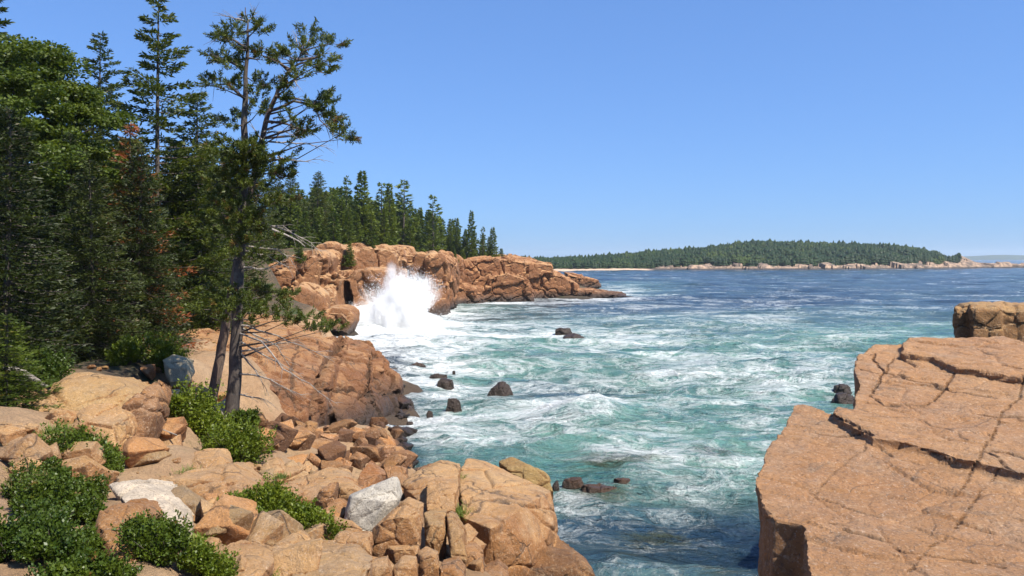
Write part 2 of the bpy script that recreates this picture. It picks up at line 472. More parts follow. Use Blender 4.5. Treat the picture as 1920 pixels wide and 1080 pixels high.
def right_boulder():
    bm = bmesh.new()
    A = [z8(*q) for q in [(65, 720), (72, 690), (100, 622), (165, 540), (190, 490), (215, 437), (250, 432), (300, 448), (362, 474), (520, 560), (860, 640), (1100, 720), (2200, 900)]]
    near = [(2200, 1400), (1700, 1400), (1513, 1400), (1513, 1080), (1506, 982), (1446, 970), (1425, 942)]
    top = [sl(*q) for q in A + near]
    off = [Vector((0.15 if p.x < 3.5 else 0, 0.25, -8.0)) for p in top]
    prism_bm(bm, top, off)
    # a lower shelf block inside the notch
    q = [sl(1446, 970, lift=-1.0), sl(1506, 982, lift=-1.0), sl(1513, 1080, lift=-1.0), sl(1470, 1120, lift=-1.0)]
    prism_bm(bm, [Vector((2.70, 7.95, 5.5)), Vector((3.3, 8.1, 5.5)), Vector((3.3, 7.2, 4.9)), Vector((2.62, 7.45, 4.9))], Vector((0, 0, -6)))
    # upper slab, a step above
    L = 0.11
    B = [z8(*q) for q in [(366, 470), (380, 446), (440, 455), (446, 400), (458, 352), (443, 302), (455, 256), (520, 215), (620, 212), (640, 250), (826, 305), (1100, 300), (2200, 300), (2200, 860), (1080, 690), (930, 655), (850, 642), (740, 600), (610, 572), (515, 560), (440, 515)]]
    prism_bm(bm, [sl(*q, lift=L) for q in B], Vector((0, 0.15, -8)))
    L = 0.22
    Cc = [z8(*q) for q in [(621, 246), (626, 205), (650, 190), (830, 186), (1000, 181), (1080, 205), (2200, 230), (2200, 520), (1100, 345), (826, 300), (740, 262)]]
    prism_bm(bm, [sl(*q, lift=L) for q in Cc], Vector((0, 0.3, -8)))
    ck = [([z8(*q) for q in c], w * .62, d * .8) for c, w, d in [
        ([(515, 235), (525, 280), (548, 318)], 2.0, .09), ([(548, 318), (590, 262)], 1.8, .06), ([(548, 318), (530, 350), (508, 378)], 2.0, .08),
        ([(548, 318), (650, 340), (780, 368), (810, 375)], 2.0, .09), ([(810, 375), (940, 400), (980, 405)], 1.4, .04),
        ([(500, 395), (560, 428), (640, 425), (720, 420), (765, 380), (815, 325)], 2.2, .08), ([(455, 300), (530, 320)], 1.3, .03),
        ([(360, 474), (440, 520), (515, 562)], 2.4, .10), ([(160, 525), (300, 540), (400, 545), (500, 555)], 1.6, .05),
        ([(500, 590), (430, 630), (350, 700), (280, 770)], 1.6, .035), ([(320, 760), (400, 790), (540, 830)], 1.4, .03),
        ([(400, 910), (500, 935), (560, 940), (640, 975), (720, 990), (850, 1010), (1000, 1060)], 2.0, .06),
        ([(1080, 340), (1060, 400), (1010, 450), (985, 480), (940, 580), (890, 670), (830, 760)], 2.0, .06),
        ([(910, 455), (985, 475), (1080, 480)], 2.0, .08), ([(850, 605), (960, 600), (1080, 630)], 2.2, .06), ([(940, 600), (1000, 650), (1080, 690)], 2.0, .06),
        ([(1000, 660), (930, 750), (850, 850), (760, 930), (700, 1000), (640, 1070)], 1.8, .05), ([(540, 600), (620, 640), (700, 650)], 1.3, .03),
        ([(260, 860), (420, 900)], 1.4, .03), ([(700, 610), (780, 640), (850, 650)], 1.5, .05), ([(460, 455), (560, 480), (700, 470), (800, 520), (880, 560)], 1.3, .025)]]
    return rock_obj('granite_boulder', bm, MGR, 0.027, 'huge tan cracked slab boulder filling the lower right of the view', 'boulder',
                    low=(0.10, 0.45), high=(0.030, 3.0), block=[(0.020, (1.6, 1.1, 1.0), 0.03, 0.025, (0.3, 0.2, 0.5)), (0.012, (.75, .28, .5), 0.03, 0.010, (0.2, 0.1, 0.35))], px_cracks=ck)
right_boulder()

def back_right():
    bm = bmesh.new()
    Y = 22.0
    for (x0, y0, x1, y1, d) in [(830, 92, 892, 200, 0.1), (890, 88, 1002, 215, -0.25), (1000, 92, 1120, 230, 0.0), (1110, 110, 1240, 240, 0.3), (1225, 100, 1420, 250, 0.1), (1400, 130, 1600, 260, 0.4)]:
        a = [z8(x0, y0), z8(x1, y0 - 3), z8(x1 + 2, y1), z8(x0 + 2, y1)]
        f = [W(*p, Y + d) for p in a]
        f2 = [Vector((v.x, v.y + 0.18, v.z + 0.16)) for v in f[:2]] 
        hull_bm(bm, f + f2 + [Vector((v.x * (v.y + 2.6) / v.y + .05, v.y + 2.6, v.z + (.1 if i < 2 else -3))) for i, v in enumerate(f)] + [f[2] + Vector((0, 0, -4)), f[3] + Vector((0, 0, -4))])
    cap = [W(*z8(852, 70), Y + 0.5), W(*z8(880, 56), Y + .8), W(*z8(1030, 50), Y + 1.2), W(*z8(1045, 72), Y + .4), W(*z8(1000, 92), Y + .1), W(*z8(855, 84), Y + .2)]
    hull_bm(bm, cap + [Vector((v.x * (v.y + 1.6) / v.y, v.y + 1.6, v.z - .5)) for v in cap] + [v + Vector((0, .2, -.5)) for v in cap])
    rock_obj('granite_boulder', bm, MG, 0.045, 'blocky rounded granite rock standing behind the huge slab at the right edge', 'boulder', color=(0.92, .95, .9),
             low=(0.08, 1.0), high=(0.03, 3.5), block=[(0.03, (.8, .8, .5), 0.08, 0.04, (0.1, 0.1, 0.3))])
back_right()

# ---- big block at lower centre
def center_block():
    bm = bmesh.new()
    top = [(861, 882, 21.5), (876, 860, 22.8), (905, 864, 22.8), (960, 888, 22.4), (1000, 902, 22.0), (1036, 918, 21.2)]
    ridge = [(974, 952, 19.0), (920, 990, 17.6), (866, 968, 18.4)]
    low = [(1043, 955, 20.8), (1036, 985, 20.0), (1018, 1022, 19.0), (985, 1065, 18.2), (940, 1130, 17.8), (900, 1085, 17.8), (858, 965, 19.2)]
    P = [W(*p) for p in top + ridge + low]
    P += [v + Vector((0.2, 0.9, -2.2)) for v in P if v.z < 4.4]
    hull_bm(bm, P)
    rock_obj('granite_boulder', bm, MG, 0.035, 'big square-cut granite block with a flat sunlit top overhanging the water', 'boulder',
             low=(0.08, 0.7), high=(0.03, 2.5), block=[(0.03, (1.3, 1.8, 1.1), 0.05, 0.05, (0.25, 0.15, 0.5))],
             px_cracks=[([(865, 940), (930, 935), (985, 945)], 2, .07), ([(870, 905), (950, 930), (1010, 925)], 1.5, .03), ([(880, 960), (905, 942)], 2, .03)])
center_block()

B = boulder
B('mossy olive slab leaning behind the flat-topped block above the water', [(936, 866), (960, 858), (996, 873), (1034, 896), (1040, 922), (1000, 915), (950, 890)], 23.2, color=(.72, .78, .62), thick=.8, bulge=.1)
B('low dark brown boulder below the square-cut block at the water', [(975, 1075), (1016, 1028), (1069, 1037), (1107, 1066), (1125, 1110), (1050, 1130), (960, 1130)], 18.6, MO, color=(.78, .78, .72), thick=2.2, down=1.5, bulge=.1)
B('cracked tan slab just left of the square-cut block', [(752, 908), (770, 893), (821, 868), (862, 879), (858, 952), (799, 955), (795, 933), (766, 922)], 19.0, tilt=2.2, bulge=.05, thick=1.6)
B('thin tan slab wedged in front of the cracked slab', [(800, 905), (818, 898), (856, 905), (852, 958), (800, 956)], 18.0, tilt=1.5, bulge=.1, thick=.8)
B('pale grey-white granite boulder standing among tan rocks', [(646, 977), (655, 930), (682, 919), (737, 893), (744, 905), (750, 937), (723, 962), (690, 1002), (653, 1002)], 15.4, MW, tilt=.5, bulge=.18, thick=1.0)
B('tan egg-shaped boulder beside the white granite boulder', [(697, 992), (730, 970), (750, 941), (766, 930), (795, 944), (794, 970), (787, 1028), (748, 1030), (710, 1040), (697, 1035)], 14.5, tilt=.7, bulge=.25)
B('tan block under the egg-shaped boulder', [(723, 1026), (787, 1020), (784, 1046), (740, 1046)], 14.1, bulge=.3)
B('small cubic stone at the bottom below the egg-shaped boulder', [(737, 1065), (752, 1043), (781, 1046), (783, 1070), (763, 1086), (740, 1084)], 13.0, bulge=.3)
B('rounded stone in the shade left of the dark cleft', [(781, 1035), (795, 1026), (821, 1037), (823, 1066), (795, 1070), (783, 1060)], 13.8, bulge=.3)
B('low wedge stone under the tan block', [(690, 1052), (726, 1043), (735, 1078), (704, 1088), (688, 1075)], 12.8)
B('upright dark-sided block below the cracked slab', [(795, 962), (836, 962), (836, 1008), (814, 1021), (799, 1012)], 15.6, bulge=.2, thick=.8, color=(.85, .85, .8))
B('tall thin leaning column of granite left of the square-cut block', [(836, 962), (850, 967), (868, 1003), (875, 1050), (846, 1045)], 15.3, MG, bulge=.2, thick=.8, color=(.82, .8, .76))
B('brown column at the foot of the square-cut block', [(868, 1025), (890, 1026), (906, 1046), (910, 1090), (874, 1090)], 15.0, MO, bulge=.2, thick=.8)
B('orange chunk at the bottom edge under the columns', [(822, 1062), (860, 1050), (872, 1075), (872, 1095), (825, 1095)], 14.0, MO, bulge=.2, thick=.6)
B('dark chunk at the bottom edge right of the columns', [(905, 1070), (935, 1058), (955, 1080), (950, 1110), (905, 1110)], 16.4, MO, bulge=.2, thick=.8)
B('small pale block under the white granite boulder', [(617, 1026), (635, 995), (693, 1004), (697, 1039), (671, 1036)], 13.6, bulge=.2)
B('flat grey-tan slab lying at the bottom edge', [(546, 1074), (566, 1028), (657, 1028), (695, 1061), (680, 1100), (548, 1100)], 12.2, color=(.93, .98, 1.05), tilt=2.5, bulge=.02, thick=.7)
B('pink wedge block left of the flat grey-tan slab', [(475, 1052), (507, 1028), (553, 999), (571, 1021), (548, 1072), (529, 1092), (486, 1075)], 12.3, bulge=.15, tilt=1.8)
B('broad pink ledge at the bottom edge', [(395, 1040), (425, 1022), (490, 1038), (500, 1070), (480, 1095), (400, 1095)], 11.4, tilt=2.3, bulge=.05)
B('orange triangular stone right of the low bush', [(591, 935), (617, 906), (632, 903), (627, 936), (605, 943)], 16.4, MO)
B('smooth tan cobble above the white granite boulder', [(632, 908), (655, 903), (676, 921), (655, 935), (635, 930)], 17.0)
B('orange leaning stones pile top by the low bush', [(612, 945), (636, 934), (652, 950), (648, 985), (620, 990)], 15.8, MO, bulge=.3)
B('small brown stone at the right end of the low bush', [(604, 990), (630, 984), (640, 1003), (618, 1015), (602, 1008)], 14.8, MO)
B('dark wedge slab with a black overhang in the sloping ground', [(271, 899), (352, 890), (436, 869), (471, 911), (466, 946), (440, 935), (387, 930), (317, 941), (299, 925)], 15.6, tilt=1.6, bulge=.12, thick=1.4, down=.05)
B('slab lying in the shade under the overhanging wedge', [(345, 955), (400, 936), (440, 958), (470, 955), (468, 975), (400, 985), (350, 975)], 14.9, bulge=.1, down=.2)
B('creased pink slab behind the overhanging wedge', [(350, 866), (366, 844), (411, 843), (424, 872), (400, 888), (360, 882)], 17.6, tilt=2)
B('white-grey layered slab by the dark bush', [(204, 909), (225, 903), (271, 906), (302, 924), (318, 946), (337, 974), (335, 1010), (309, 1001), (281, 976), (246, 941)], 12.9, MW, color=(1.05, .95, .85), tilt=1.6, bulge=.06, thick=.9, amp=1.2)
B('orange-brown angular block in the dark bush', [(174, 1012), (188, 957), (211, 943), (246, 946), (266, 981), (263, 1027), (245, 1076), (225, 1060), (178, 1030)], 11.3, MO, bulge=.22, thick=.9)
B('long humped tan boulder below the dark spruces', [(80, 772), (84, 745), (100, 718), (140, 701), (175, 699), (215, 713), (255, 735), (281, 746), (262, 768), (200, 785), (120, 785)], 21.5, color=(.98, 1.02, .98), tilt=1.6, bulge=.14, thick=2.4, amp=.7)
B('flat tan ledge left of the humped boulder', [(40, 760), (60, 733), (95, 728), (115, 770), (60, 782)], 21.0, tilt=2)
B('pale speckled block under the humped boulder', [(133, 795), (145, 772), (172, 760), (217, 760), (246, 776), (250, 800), (238, 828), (226, 842), (185, 832), (150, 825)], 18.0, color=(1.1, 1.12, 1.1), bulge=.2, thick=1.2)
B('small pale stone left of the speckled block', [(84, 796), (100, 772), (126, 766), (142, 782), (134, 802), (100, 806)], 18.4, color=(1.05, 1.05, 1.02))
B('rust-orange split rock right of the speckled block', [(226, 858), (248, 815), (255, 770), (272, 745), (300, 706), (302, 740), (290, 775), (278, 810), (250, 848)], 19.0, MO, bulge=.2, thick=.7, amp=1.8)
B('yellow-grey angular boulder on the slope by the two trunks', [(304, 675), (325, 664), (350, 670), (357, 700), (346, 718), (320, 716), (310, 700)], 28.0, MW, color=(.9, .82, .6), bulge=.3, down=.2)
B('pink stone behind the yellow-grey boulder', [(268, 660), (280, 645), (292, 650), (290, 672), (272, 675)], 31, bulge=.3)
B('lichened slab below the yellow-grey boulder', [(306, 745), (325, 728), (352, 736), (350, 762), (318, 770)], 25.5, MW, color=(.95, .85, .6))
B('light stone left of the leaning trunk base', [(352, 735), (375, 722), (392, 735), (380, 760), (356, 762)], 26, color=(1, 1, .85))
B('grey block between the two trunk bases', [(402, 760), (425, 745), (430, 790), (406, 800)], 25.2, MW, color=(.8, .78, .7))
B('tan stone at the foot of the two trunks', [(360, 785), (385, 770), (402, 785), (392, 802), (362, 802)], 23.5)
B('rust flat-topped block at the head of the rubble', [(466, 800), (480, 795), (533, 797), (547, 828), (540, 840), (493, 832), (469, 816)], 28.5, MO, bulge=.15, tilt=1.6)
B('square rust block beside the flat-topped rubble block', [(543, 815), (558, 809), (578, 822), (575, 844), (549, 850)], 28, MO, bulge=.25)
B('broad orange rubble slab under the outcrop', [(577, 826), (598, 820), (622, 828), (630, 853), (606, 866), (584, 862)], 27.5, MO, tilt=2, bulge=.1)
B('egg-shaped orange boulder beside the surf', [(686, 850), (694, 838), (712, 834), (748, 839), (773, 866), (766, 884), (735, 882), (700, 868)], 28.0, MO, color=(1.15, 1.15, 1.05), bulge=.2, tilt=1.4, amp=.5)
B('triangular orange boulder above the white granite boulder', [(666, 916), (677, 885), (692, 864), (725, 890), (715, 905), (678, 924)], 23, MO, color=(1.1, 1.05, 1.0), tilt=1.8, bulge=.1)
B('leaning brown block left of the cracked slab', [(719, 876), (740, 872), (761, 878), (765, 904), (750, 935), (738, 925)], 21.5, MO, bulge=.2)
B('brown boulder between the cracked slab and the surf', [(768, 895), (782, 878), (806, 870), (820, 880), (800, 898)], 24, MO, tilt=2, color=(.8, .8, .8))
B('pale upright slab below the leafy bush', [(487, 877), (502, 862), (518, 858), (530, 882), (512, 915), (490, 906)], 19.5, tilt=1.6)
B('pale rubble wedge right of the upright slab', [(527, 892), (545, 872), (570, 866), (590, 885), (560, 905)], 21, tilt=2.4)
B('smooth tan ledge above the low bush', [(540, 905), (600, 882), (645, 893), (668, 925), (600, 940), (540, 935)], 18.2, tilt=2.6, bulge=.02, thick=1.2)
B('sandy pink ledge in the middle of the slope', [(470, 935), (510, 912), (545, 910), (560, 930), (500, 955)], 17, tilt=2.6, bulge=.02)
B('pale stone lump on the left slope', [(0, 1000), (10, 920), (35, 895), (48, 910), (45, 935), (20, 945)], 13.5, tilt=1.6)
B('low tan stone half hidden in the sparse bush', [(122, 858), (140, 850), (158, 853), (155, 868), (130, 870)], 15.6)

# ---- outcrop in the middle left
def outcrop():
    bm = bmesh.new()
    def blk(pts, dz=-4.0, dy=1.0):
        P = [W(*p) for p in pts]
        hull_bm(bm, P + [v + Vector((0, dy, dz)) for v in P])
    blk([(330, 600, 48), (520, 590, 52), (600, 618, 51), (600, 650, 44), (520, 735, 35), (440, 705, 34), (345, 685, 36), (335, 660, 39)], -5)
    blk([(440, 690, 36), (505, 680, 38), (590, 640, 46), (640, 628, 51), (655, 640, 49), (628, 668, 44), (598, 700, 39), (588, 778, 35.6), (520, 792, 34), (452, 780, 33.3), (440, 730, 33.6)], -3)
    blk([(632, 640, 50), (645, 626, 53), (690, 640, 52), (700, 655, 49), (702, 720, 44), (690, 782, 42), (630, 790, 40), (612, 720, 42), (618, 680, 44)], -2)
    blk([(690, 640, 52), (712, 655, 51), (724, 668, 50), (724, 694, 48), (700, 700, 47), (692, 690, 47)], -3.5)
    blk([(700, 695, 47.5), (728, 692, 50), (748, 704, 49.5), (750, 728, 48.5), (702, 735, 46)], -3)
    blk([(640, 730, 43), (668, 722, 44), (700, 728, 44), (738, 735, 48), (745, 762, 47), (720, 780, 44), (660, 792, 41), (640, 790, 41)], -2)
    blk([(690, 768, 45), (735, 757, 48), (768, 766, 48), (752, 779, 46.5), (700, 786, 44)], -2)
    rock_obj('granite_outcrop', bm, MC, 0.085, 'rust-stained granite outcrop with a sloping sunlit top beside the surf', 'outcrop', color=(.92, .86, .80),
             low=(0.22, 0.30), high=(0.07, 1.2),
             block=[(0.16, (3.2, 2.6, 4.0), 0.05, 0.16, (0.12, 0.1, 0.5)), (0.055, (1.1, 1.0, 0.8), 0.06, 0.05, (0.3, 0.1, 0.9))],
             px_cracks=[([(450, 700), (520, 720), (580, 760)], 3, .12), ([(470, 640), (520, 650), (560, 640)], 2, .08), ([(640, 640), (612, 690), (600, 730), (588, 785)], 7, .9), ([(700, 660), (690, 700), (700, 740), (690, 775)], 3, .35), ([(610, 735), (650, 728), (745, 738)], 3, .3), ([(560, 650), (545, 700), (560, 770)], 2, .12)])
outcrop()

# ---- cliffs round the cove
def cliffs():
    def fr(bm, pts, Y, depth, k=0.0, px0=0, down=2.0):
        P = [W(p[0], p[1], (p[2] if len(p) > 2 else Y + k * (p[0] - px0))) for p in pts]
        ymax = max(p[1] for p in pts)
        off = [Vector((-0.25 * depth * 0, depth, 0.02 * depth)) for p in pts]
        P = [v if pts[i][1] < ymax - 16 else v + Vector((0, 0, -down)) for i, v in enumerate(P)]
        prism_bm(bm, P, off)
    bm = bmesh.new()
    fr(bm, [(480, 505), (505, 492), (540, 477), (585, 476), (602, 486), (604, 590), (600, 622), (480, 640)], 96, 30, 0.05, 480)
    fr(bm, [(586, 478), (598, 463), (628, 461), (648, 472), (664, 482), (668, 530), (668, 595), (588, 600)], 112, 30, 0.03, 586)
    fr(bm, [(652, 480), (676, 466), (700, 463), (735, 468), (744, 482), (745, 590), (652, 595)], 117, 28, 0.05, 652)
    fr(bm, [(604, 524), (615, 514), (638, 512), (643, 520), (643, 585), (606, 590)], 105, 12, 0.03, 604)
    fr(bm, [(648, 520), (655, 512), (690, 507), (722, 510), (726, 528), (724, 590), (655, 592), (660, 560), (652, 530)], 107, 14, 0.06, 648)
    fr(bm, [(735, 484), (760, 480), (790, 478), (800, 484), (800, 585), (735, 588)], 132, 30, 0.02, 735)
    fr(bm, [(505, 560), (560, 540), (596, 560), (612, 600), (600, 625), (500, 640)], 88, 12, 0.08, 505)
    fr(bm, [(590, 600), (612, 585), (640, 588), (652, 600), (632, 616), (600, 622)], 90, 6)
    o = rock_obj('granite_cliff', bm, MC, 0.20, 'tall blocky orange granite cliff behind the breaking wave', 'cliff',
             low=(0.5, 0.14), high=(0.16, 0.5),
             block=[(0.45, (5.0, 5.0, 6.5), 0.05, 0.45, (0.1, 0.05, 0.95)), (0.10, (2.8, 2.6, 2.2), 0.05, 0.12, (0.1, 0.1, 0.2))])
    bm = bmesh.new()
    fr(bm, [(799, 484), (806, 478), (824, 479), (842, 494), (846, 530), (842, 570), (799, 575)], 128, 34, 0.12, 799)
    fr(bm, [(780, 548), (815, 540), (860, 538), (905, 548), (915, 566), (780, 577)], 146, 30, 0.10, 780)
    fr(bm, [(838, 508), (852, 494), (880, 489), (905, 486), (930, 483), (960, 485), (985, 492), (990, 566), (838, 570)], 165, 40, 0.06, 838)
    fr(bm, [(960, 487), (985, 489), (1010, 494), (1034, 499), (1038, 508), (1038, 520), (1042, 566), (960, 566)], 172, 34, 0.06, 960)
    fr(bm, [(1030, 516), (1052, 518), (1070, 527), (1082, 535), (1084, 548), (1086, 564), (1030, 564)], 176, 30, 0.08, 1030)
    fr(bm, [(915, 520), (950, 512), (985, 525), (1000, 548), (1000, 566), (905, 566)], 164, 20, 0.03, 915)
    fr(bm, [(1080, 548), (1110, 548), (1140, 551), (1172, 554), (1178, 557), (1150, 560), (1080, 563)], 180, 8, 0.02, 1080, down=0)
    fr(bm, [(1065, 514), (1085, 519), (1105, 523), (1122, 526), (1126, 531), (1065, 545)], 240, 12, 0.02, 1080, down=1)
    rock_obj('granite_cliff', bm, MC, 0.20, 'low rugged granite point running out into the sea below the spruces', 'cliff', color=(.98, .92, .88),
             low=(0.5, 0.16), high=(0.22, 0.6),
             block=[(0.55, (7, 5.5, 3.4), 0.05, 0.5, (0.3, 0.35, 0.4)), (0.13, (2.6, 2.4, 1.2), 0.05, 0.14, (0.2, 0.4, 0.2))])
cliffs()

# ---- rocks standing in the surf
def surf_rock(label, px, py, wpx, hpx, col=(.55, .5, .46), elong=.8, mat=None):
    Y = H * F / (py + hpx * .35 - HY)
    w = wpx / F * Y * .92; h = max(hpx / F * Y * .72, .12)
    x = (px - 960) / F * Y
    rnd = random.Random(int(px * 7 + py))
    P = []
    for k in range(16):
        a = rnd.uniform(0, 2 * math.pi); e = rnd.uniform(-.9, 1) ; r = math.sqrt(max(0.05, 1 - abs(e) ** 1.3)) * rnd.uniform(.75, 1.05)
        P.append(Vector((x + .5 * w * r * math.cos(a), Y + .5 * w * elong * r * math.sin(a), .02 + e * h * (.85 if e > 0 else 1.2))))
    if h < .35 * w * .2: P = [v + Vector((0, 0, -.12)) for v in P]
    P += [Vector((x + .5 * w * 1.25 * math.cos(a), Y + .5 * w * elong * 1.25 * math.sin(a), -.9)) for a in (0, 1.26, 2.5, 3.8, 5.0)]
    bm = bmesh.new(); hull_bm(bm, P)
    return rock_obj('surf_rock', bm, mat or MG, max(.03, w / 40), label, 'rock', color=col, low=(.05 * w, 1.5 / w), high=(.02 * w, 6 / w), block=[(.03 * w, (w * .4, w * .4, w * .25), .08, .02 * w, (.2, .3, .4))])
for a in [('round dark top stone of the pair of rocks out in the open water', 1058, 614, 38, 15), ('flat brown lower stone of the pair of rocks out in the open water', 1070, 629, 62, 12),
          ('small dark rock nearest the breaking wave', 770, 661, 28, 10), ('largest dark rock in the row off the outcrop', 785, 685, 50, 20),
          ('long low rock below the largest dark rock', 822, 702, 42, 8), ('brown rock at the end of the row off the outcrop', 835, 713, 38, 12),
          ('dark sharp-topped rock in the middle of the foam, below the open water pair', 943, 677, 46, 12), ('broad round black rock in the middle of the foam', 938, 720, 54, 15),
          ('black pointed rock tilted above the surf', 849, 749, 34, 16), ('brown rock close to the foot of the outcrop', 766, 751, 26, 15),
          ('small round tan rock alone in the foam', 806, 773, 17, 11), ('dark pebble-like rock by the rubble shore', 768, 792, 22, 9),
          ('wide dark wet rock off the egg-shaped boulder', 818, 824, 44, 14), ('little black rock beside the wide wet rock', 803, 838, 14, 8),
          ('brown wave-washed rock next to the rubble shore', 770, 828, 36, 14), ('black rock peeping out behind the mossy slab', 838, 868, 30, 10),
          ('dark rock low in the foam beside the huge slab', 1585, 742, 60, 14), ('thin dark rock behind the huge slab', 1578, 722, 40, 6),
          ('tiny black rock right of the long low rock', 851, 696, 8, 6), ('black point of rock behind the mossy slab, at its right corner', 1043, 905, 20, 20)]:
    surf_rock(*a)
for a in [('left hump of the brown reef awash near the square-cut block', 1078, 898, 55, 3), ('middle hump of the brown reef awash near the square-cut block', 1122, 906, 90, 3), ('right hump of the brown reef awash near the square-cut block', 1164, 899, 46, 2)]:
    surf_rock(*a, (1.0, .8, .6), .7)

# ---- loose stones: a few meshes, copied
def stone_mesh(seed, vox=0.035):
    rnd = random.Random(seed)
    bm = bmesh.new(); P = []
    for k in range(15):
        v = Vector((rnd.gauss(0, 1), rnd.gauss(0, 1), rnd.gauss(0, 1))).normalized()
        v = v / max(abs(v.x), abs(v.y), abs(v.z)) ** .75
        P.append(Vector((v.x * .5 * rnd.uniform(.85, 1.1), v.y * .42 * rnd.uniform(.8, 1.1), v.z * .33 * rnd.uniform(.8, 1.1))))
    hull_bm(bm, P)
    me = remesh(raw_mesh_from_bm(bm), vox)
    return rough(me, seed, low=(.022, 2), high=(.014, 8))
STONES_O = [stone_mesh(100 + k) for k in range(6)]
STONES_T = [stone_mesh(200 + k) for k in range(6)]
STONES_B = [stone_mesh(260 + k, .022) for k in range(7)]
for m_ in STONES_B: m_.materials.append(MG)
for m_ in STONES_O: m_.materials.append(MO)
for m_ in STONES_T: m_.materials.append(MG)
def scatter(n, poly, smin, smax, meshes, label, group, cols, dark=0.0, cat='stone', powr=2.2):
    """poly: px, py corners with ground distance found on the terrain"""
    rnd = random.Random(n * 31 + len(label))
    done = 0; tries = 0
    xs = [p[0] for p in poly]; ys = [p[1] for p in poly]
    def inside(x, y):
        c = False; j = len(poly) - 1
        for i in range(len(poly)):
            if (poly[i][1] > y) != (poly[j][1] > y) and x < (poly[j][0] - poly[i][0]) * (y - poly[i][1]) / (poly[j][1] - poly[i][1]) + poly[i][0]: c = not c
            j = i
        return c
    while done < n and tries < n * 40:
        tries += 1
        px = rnd.uniform(min(xs), max(xs)); py = rnd.uniform(min(ys), max(ys))
        if not inside(px, py): continue
        Yv = np.linspace(8, 60, 160)
        xx = (px - 960) / F * Yv
        zr = H - (py - HY) / F * Yv
        g = ground(xx, Yv)
        hit = np.where(zr < g)[0]
        if len(hit) == 0: continue
        Y = Yv[hit[0]]
        if g[hit[0]] < 0.1: continue
        if any(((px - a) / c) ** 2 + ((py - b) / d) ** 2 < 1 for a, b, c, d in [(525, 975, 100, 55), (90, 990, 150, 90), (400, 840, 80, 60), (310, 1030, 70, 50), (270, 955, 80, 60), (222, 1010, 50, 60), (385, 910, 95, 45), (388, 862, 45, 25), (330, 690, 35, 35)]): continue
        s = smin + (smax - smin) * rnd.random() ** powr
        o = link('granite_boulder' if cat == 'boulder' else 'loose_stone', rnd.choice(meshes))
        o.location = ((px - 960) / F * Y, Y, g[hit[0]] + s * .12)
        o.rotation_euler = (rnd.uniform(-.5, .5), rnd.uniform(-.5, .5), rnd.uniform(0, 6.28))
        o.scale = (s * rnd.uniform(.8, 1.2), s * rnd.uniform(.8, 1.2), s * rnd.uniform(.7, 1.1))
        c = rnd.choice(cols); o.color = (*c, 1)
        tag(o, label, cat, group)
        done += 1
scatter(115, [(480, 800), (620, 785), (740, 785), (770, 850), (745, 900), (690, 870), (640, 890), (560, 870), (480, 850)], .35, 1.3, STONES_O,
        'loose rust-orange stone in the rubble below the outcrop', 'loose stones in the rubble below the outcrop', [(1, 1, 1), (.8, .75, .7), (1.25, 1.2, 1.1), (.5, .46, .46), (.9, .9, .8), (1.3, 1.35, 1.5)])
scatter(46, [(210, 850), (330, 790), (480, 860), (640, 930), (640, 1080), (390, 1080), (260, 1000), (340, 900)], .5, 1.25, STONES_B,
        'half-buried angular tan boulder on the pink slope', 'half-buried tan boulders on the pink slope', [(1, 1, 1), (.95, 1.0, 1.05), (1.15, 1.12, 1.08), (.72, .78, .82), (1.0, .85, .72)], cat='boulder', powr=1.2)
scatter(22, [(0, 790), (130, 790), (220, 860), (200, 930), (0, 960)], .3, 1.0, STONES_B,
        'half-buried angular tan boulder on the left slope', 'half-buried tan boulders on the left slope', [(1, 1, 1), (1.1, 1.1, 1.08), (.9, .9, .9)], cat='boulder', powr=1.2)
scatter(52, [(0, 800), (240, 850), (330, 780), (480, 860), (640, 930), (600, 1080), (390, 1080), (240, 1000), (0, 1000)], .08, .3, STONES_T,
        'small tan stone on the sandy slope', 'small tan stones on the sandy slope', [(1, 1, 1), (.9, .9, .85), (1.15, 1.15, 1.1), (.6, .55, .5)])
scatter(32, [(728, 690), (765, 740), (775, 790), (775, 880), (740, 850), (735, 800), (750, 770)], .4, 1.5, STONES_O,
        'dark wet stone at the edge of the surf by the outcrop', 'dark wet stones at the edge of the surf', [(.45, .4, .38), (.3, .28, .28), (.6, .5, .42)])
scatter(22, [(220, 850), (330, 780), (480, 870), (640, 930), (600, 1080), (400, 1080), (280, 1000), (340, 900)], .15, .6, STONES_T,
        'loose tan stone lying on the sloping ground', 'loose tan stones on the sloping ground', [(1, 1, 1), (.9, .9, .85), (1.1, 1.1, 1.05)])
scatter(20, [(600, 1000), (900, 1000), (900, 1080), (600, 1080)], .25, .7, STONES_T,
        'tan stone packed among the boulders at the bottom edge', 'stones packed among the boulders at the bottom edge', [(.9, .85, .8), (.75, .7, .65), (1, 1, 1)])
scatter(18, [(200, 660), (340, 700), (420, 760), (330, 800), (280, 780), (290, 720), (160, 690)], .25, .9, STONES_T,
        'weathered stone on the bank under the dark spruces', 'weathered stones on the bank under the spruces', [(.8, .8, .65), (.9, .85, .7), (.7, .6, .5)])

# ------------------------------------------------------------------ foliage makers
def tube_arrays(pts, rads, sides=6):
    V = []; Fc = []
    n = len(pts)
    pts = [Vector(p) for p in pts]
    for i, p in enumerate(pts):
        d = (pts[min(i + 1, n - 1)] - pts[max(i - 1, 0)]).normalized()
        u = d.cross(Vector((0.3, 0.9, 0.1))).normalized(); v = d.cross(u)
        for k in range(sides):
            a = 2 * math.pi * k / sides
            V.append(p + (u * math.cos(a) + v * math.sin(a)) * rads[i])
    for i in range(n - 1):
        for k in range(sides):
            k2 = (k + 1) % sides
            Fc.append((i * sides + k, i * sides + k2, (i + 1) * sides + k2, (i + 1) * sides + k))
    return V, Fc

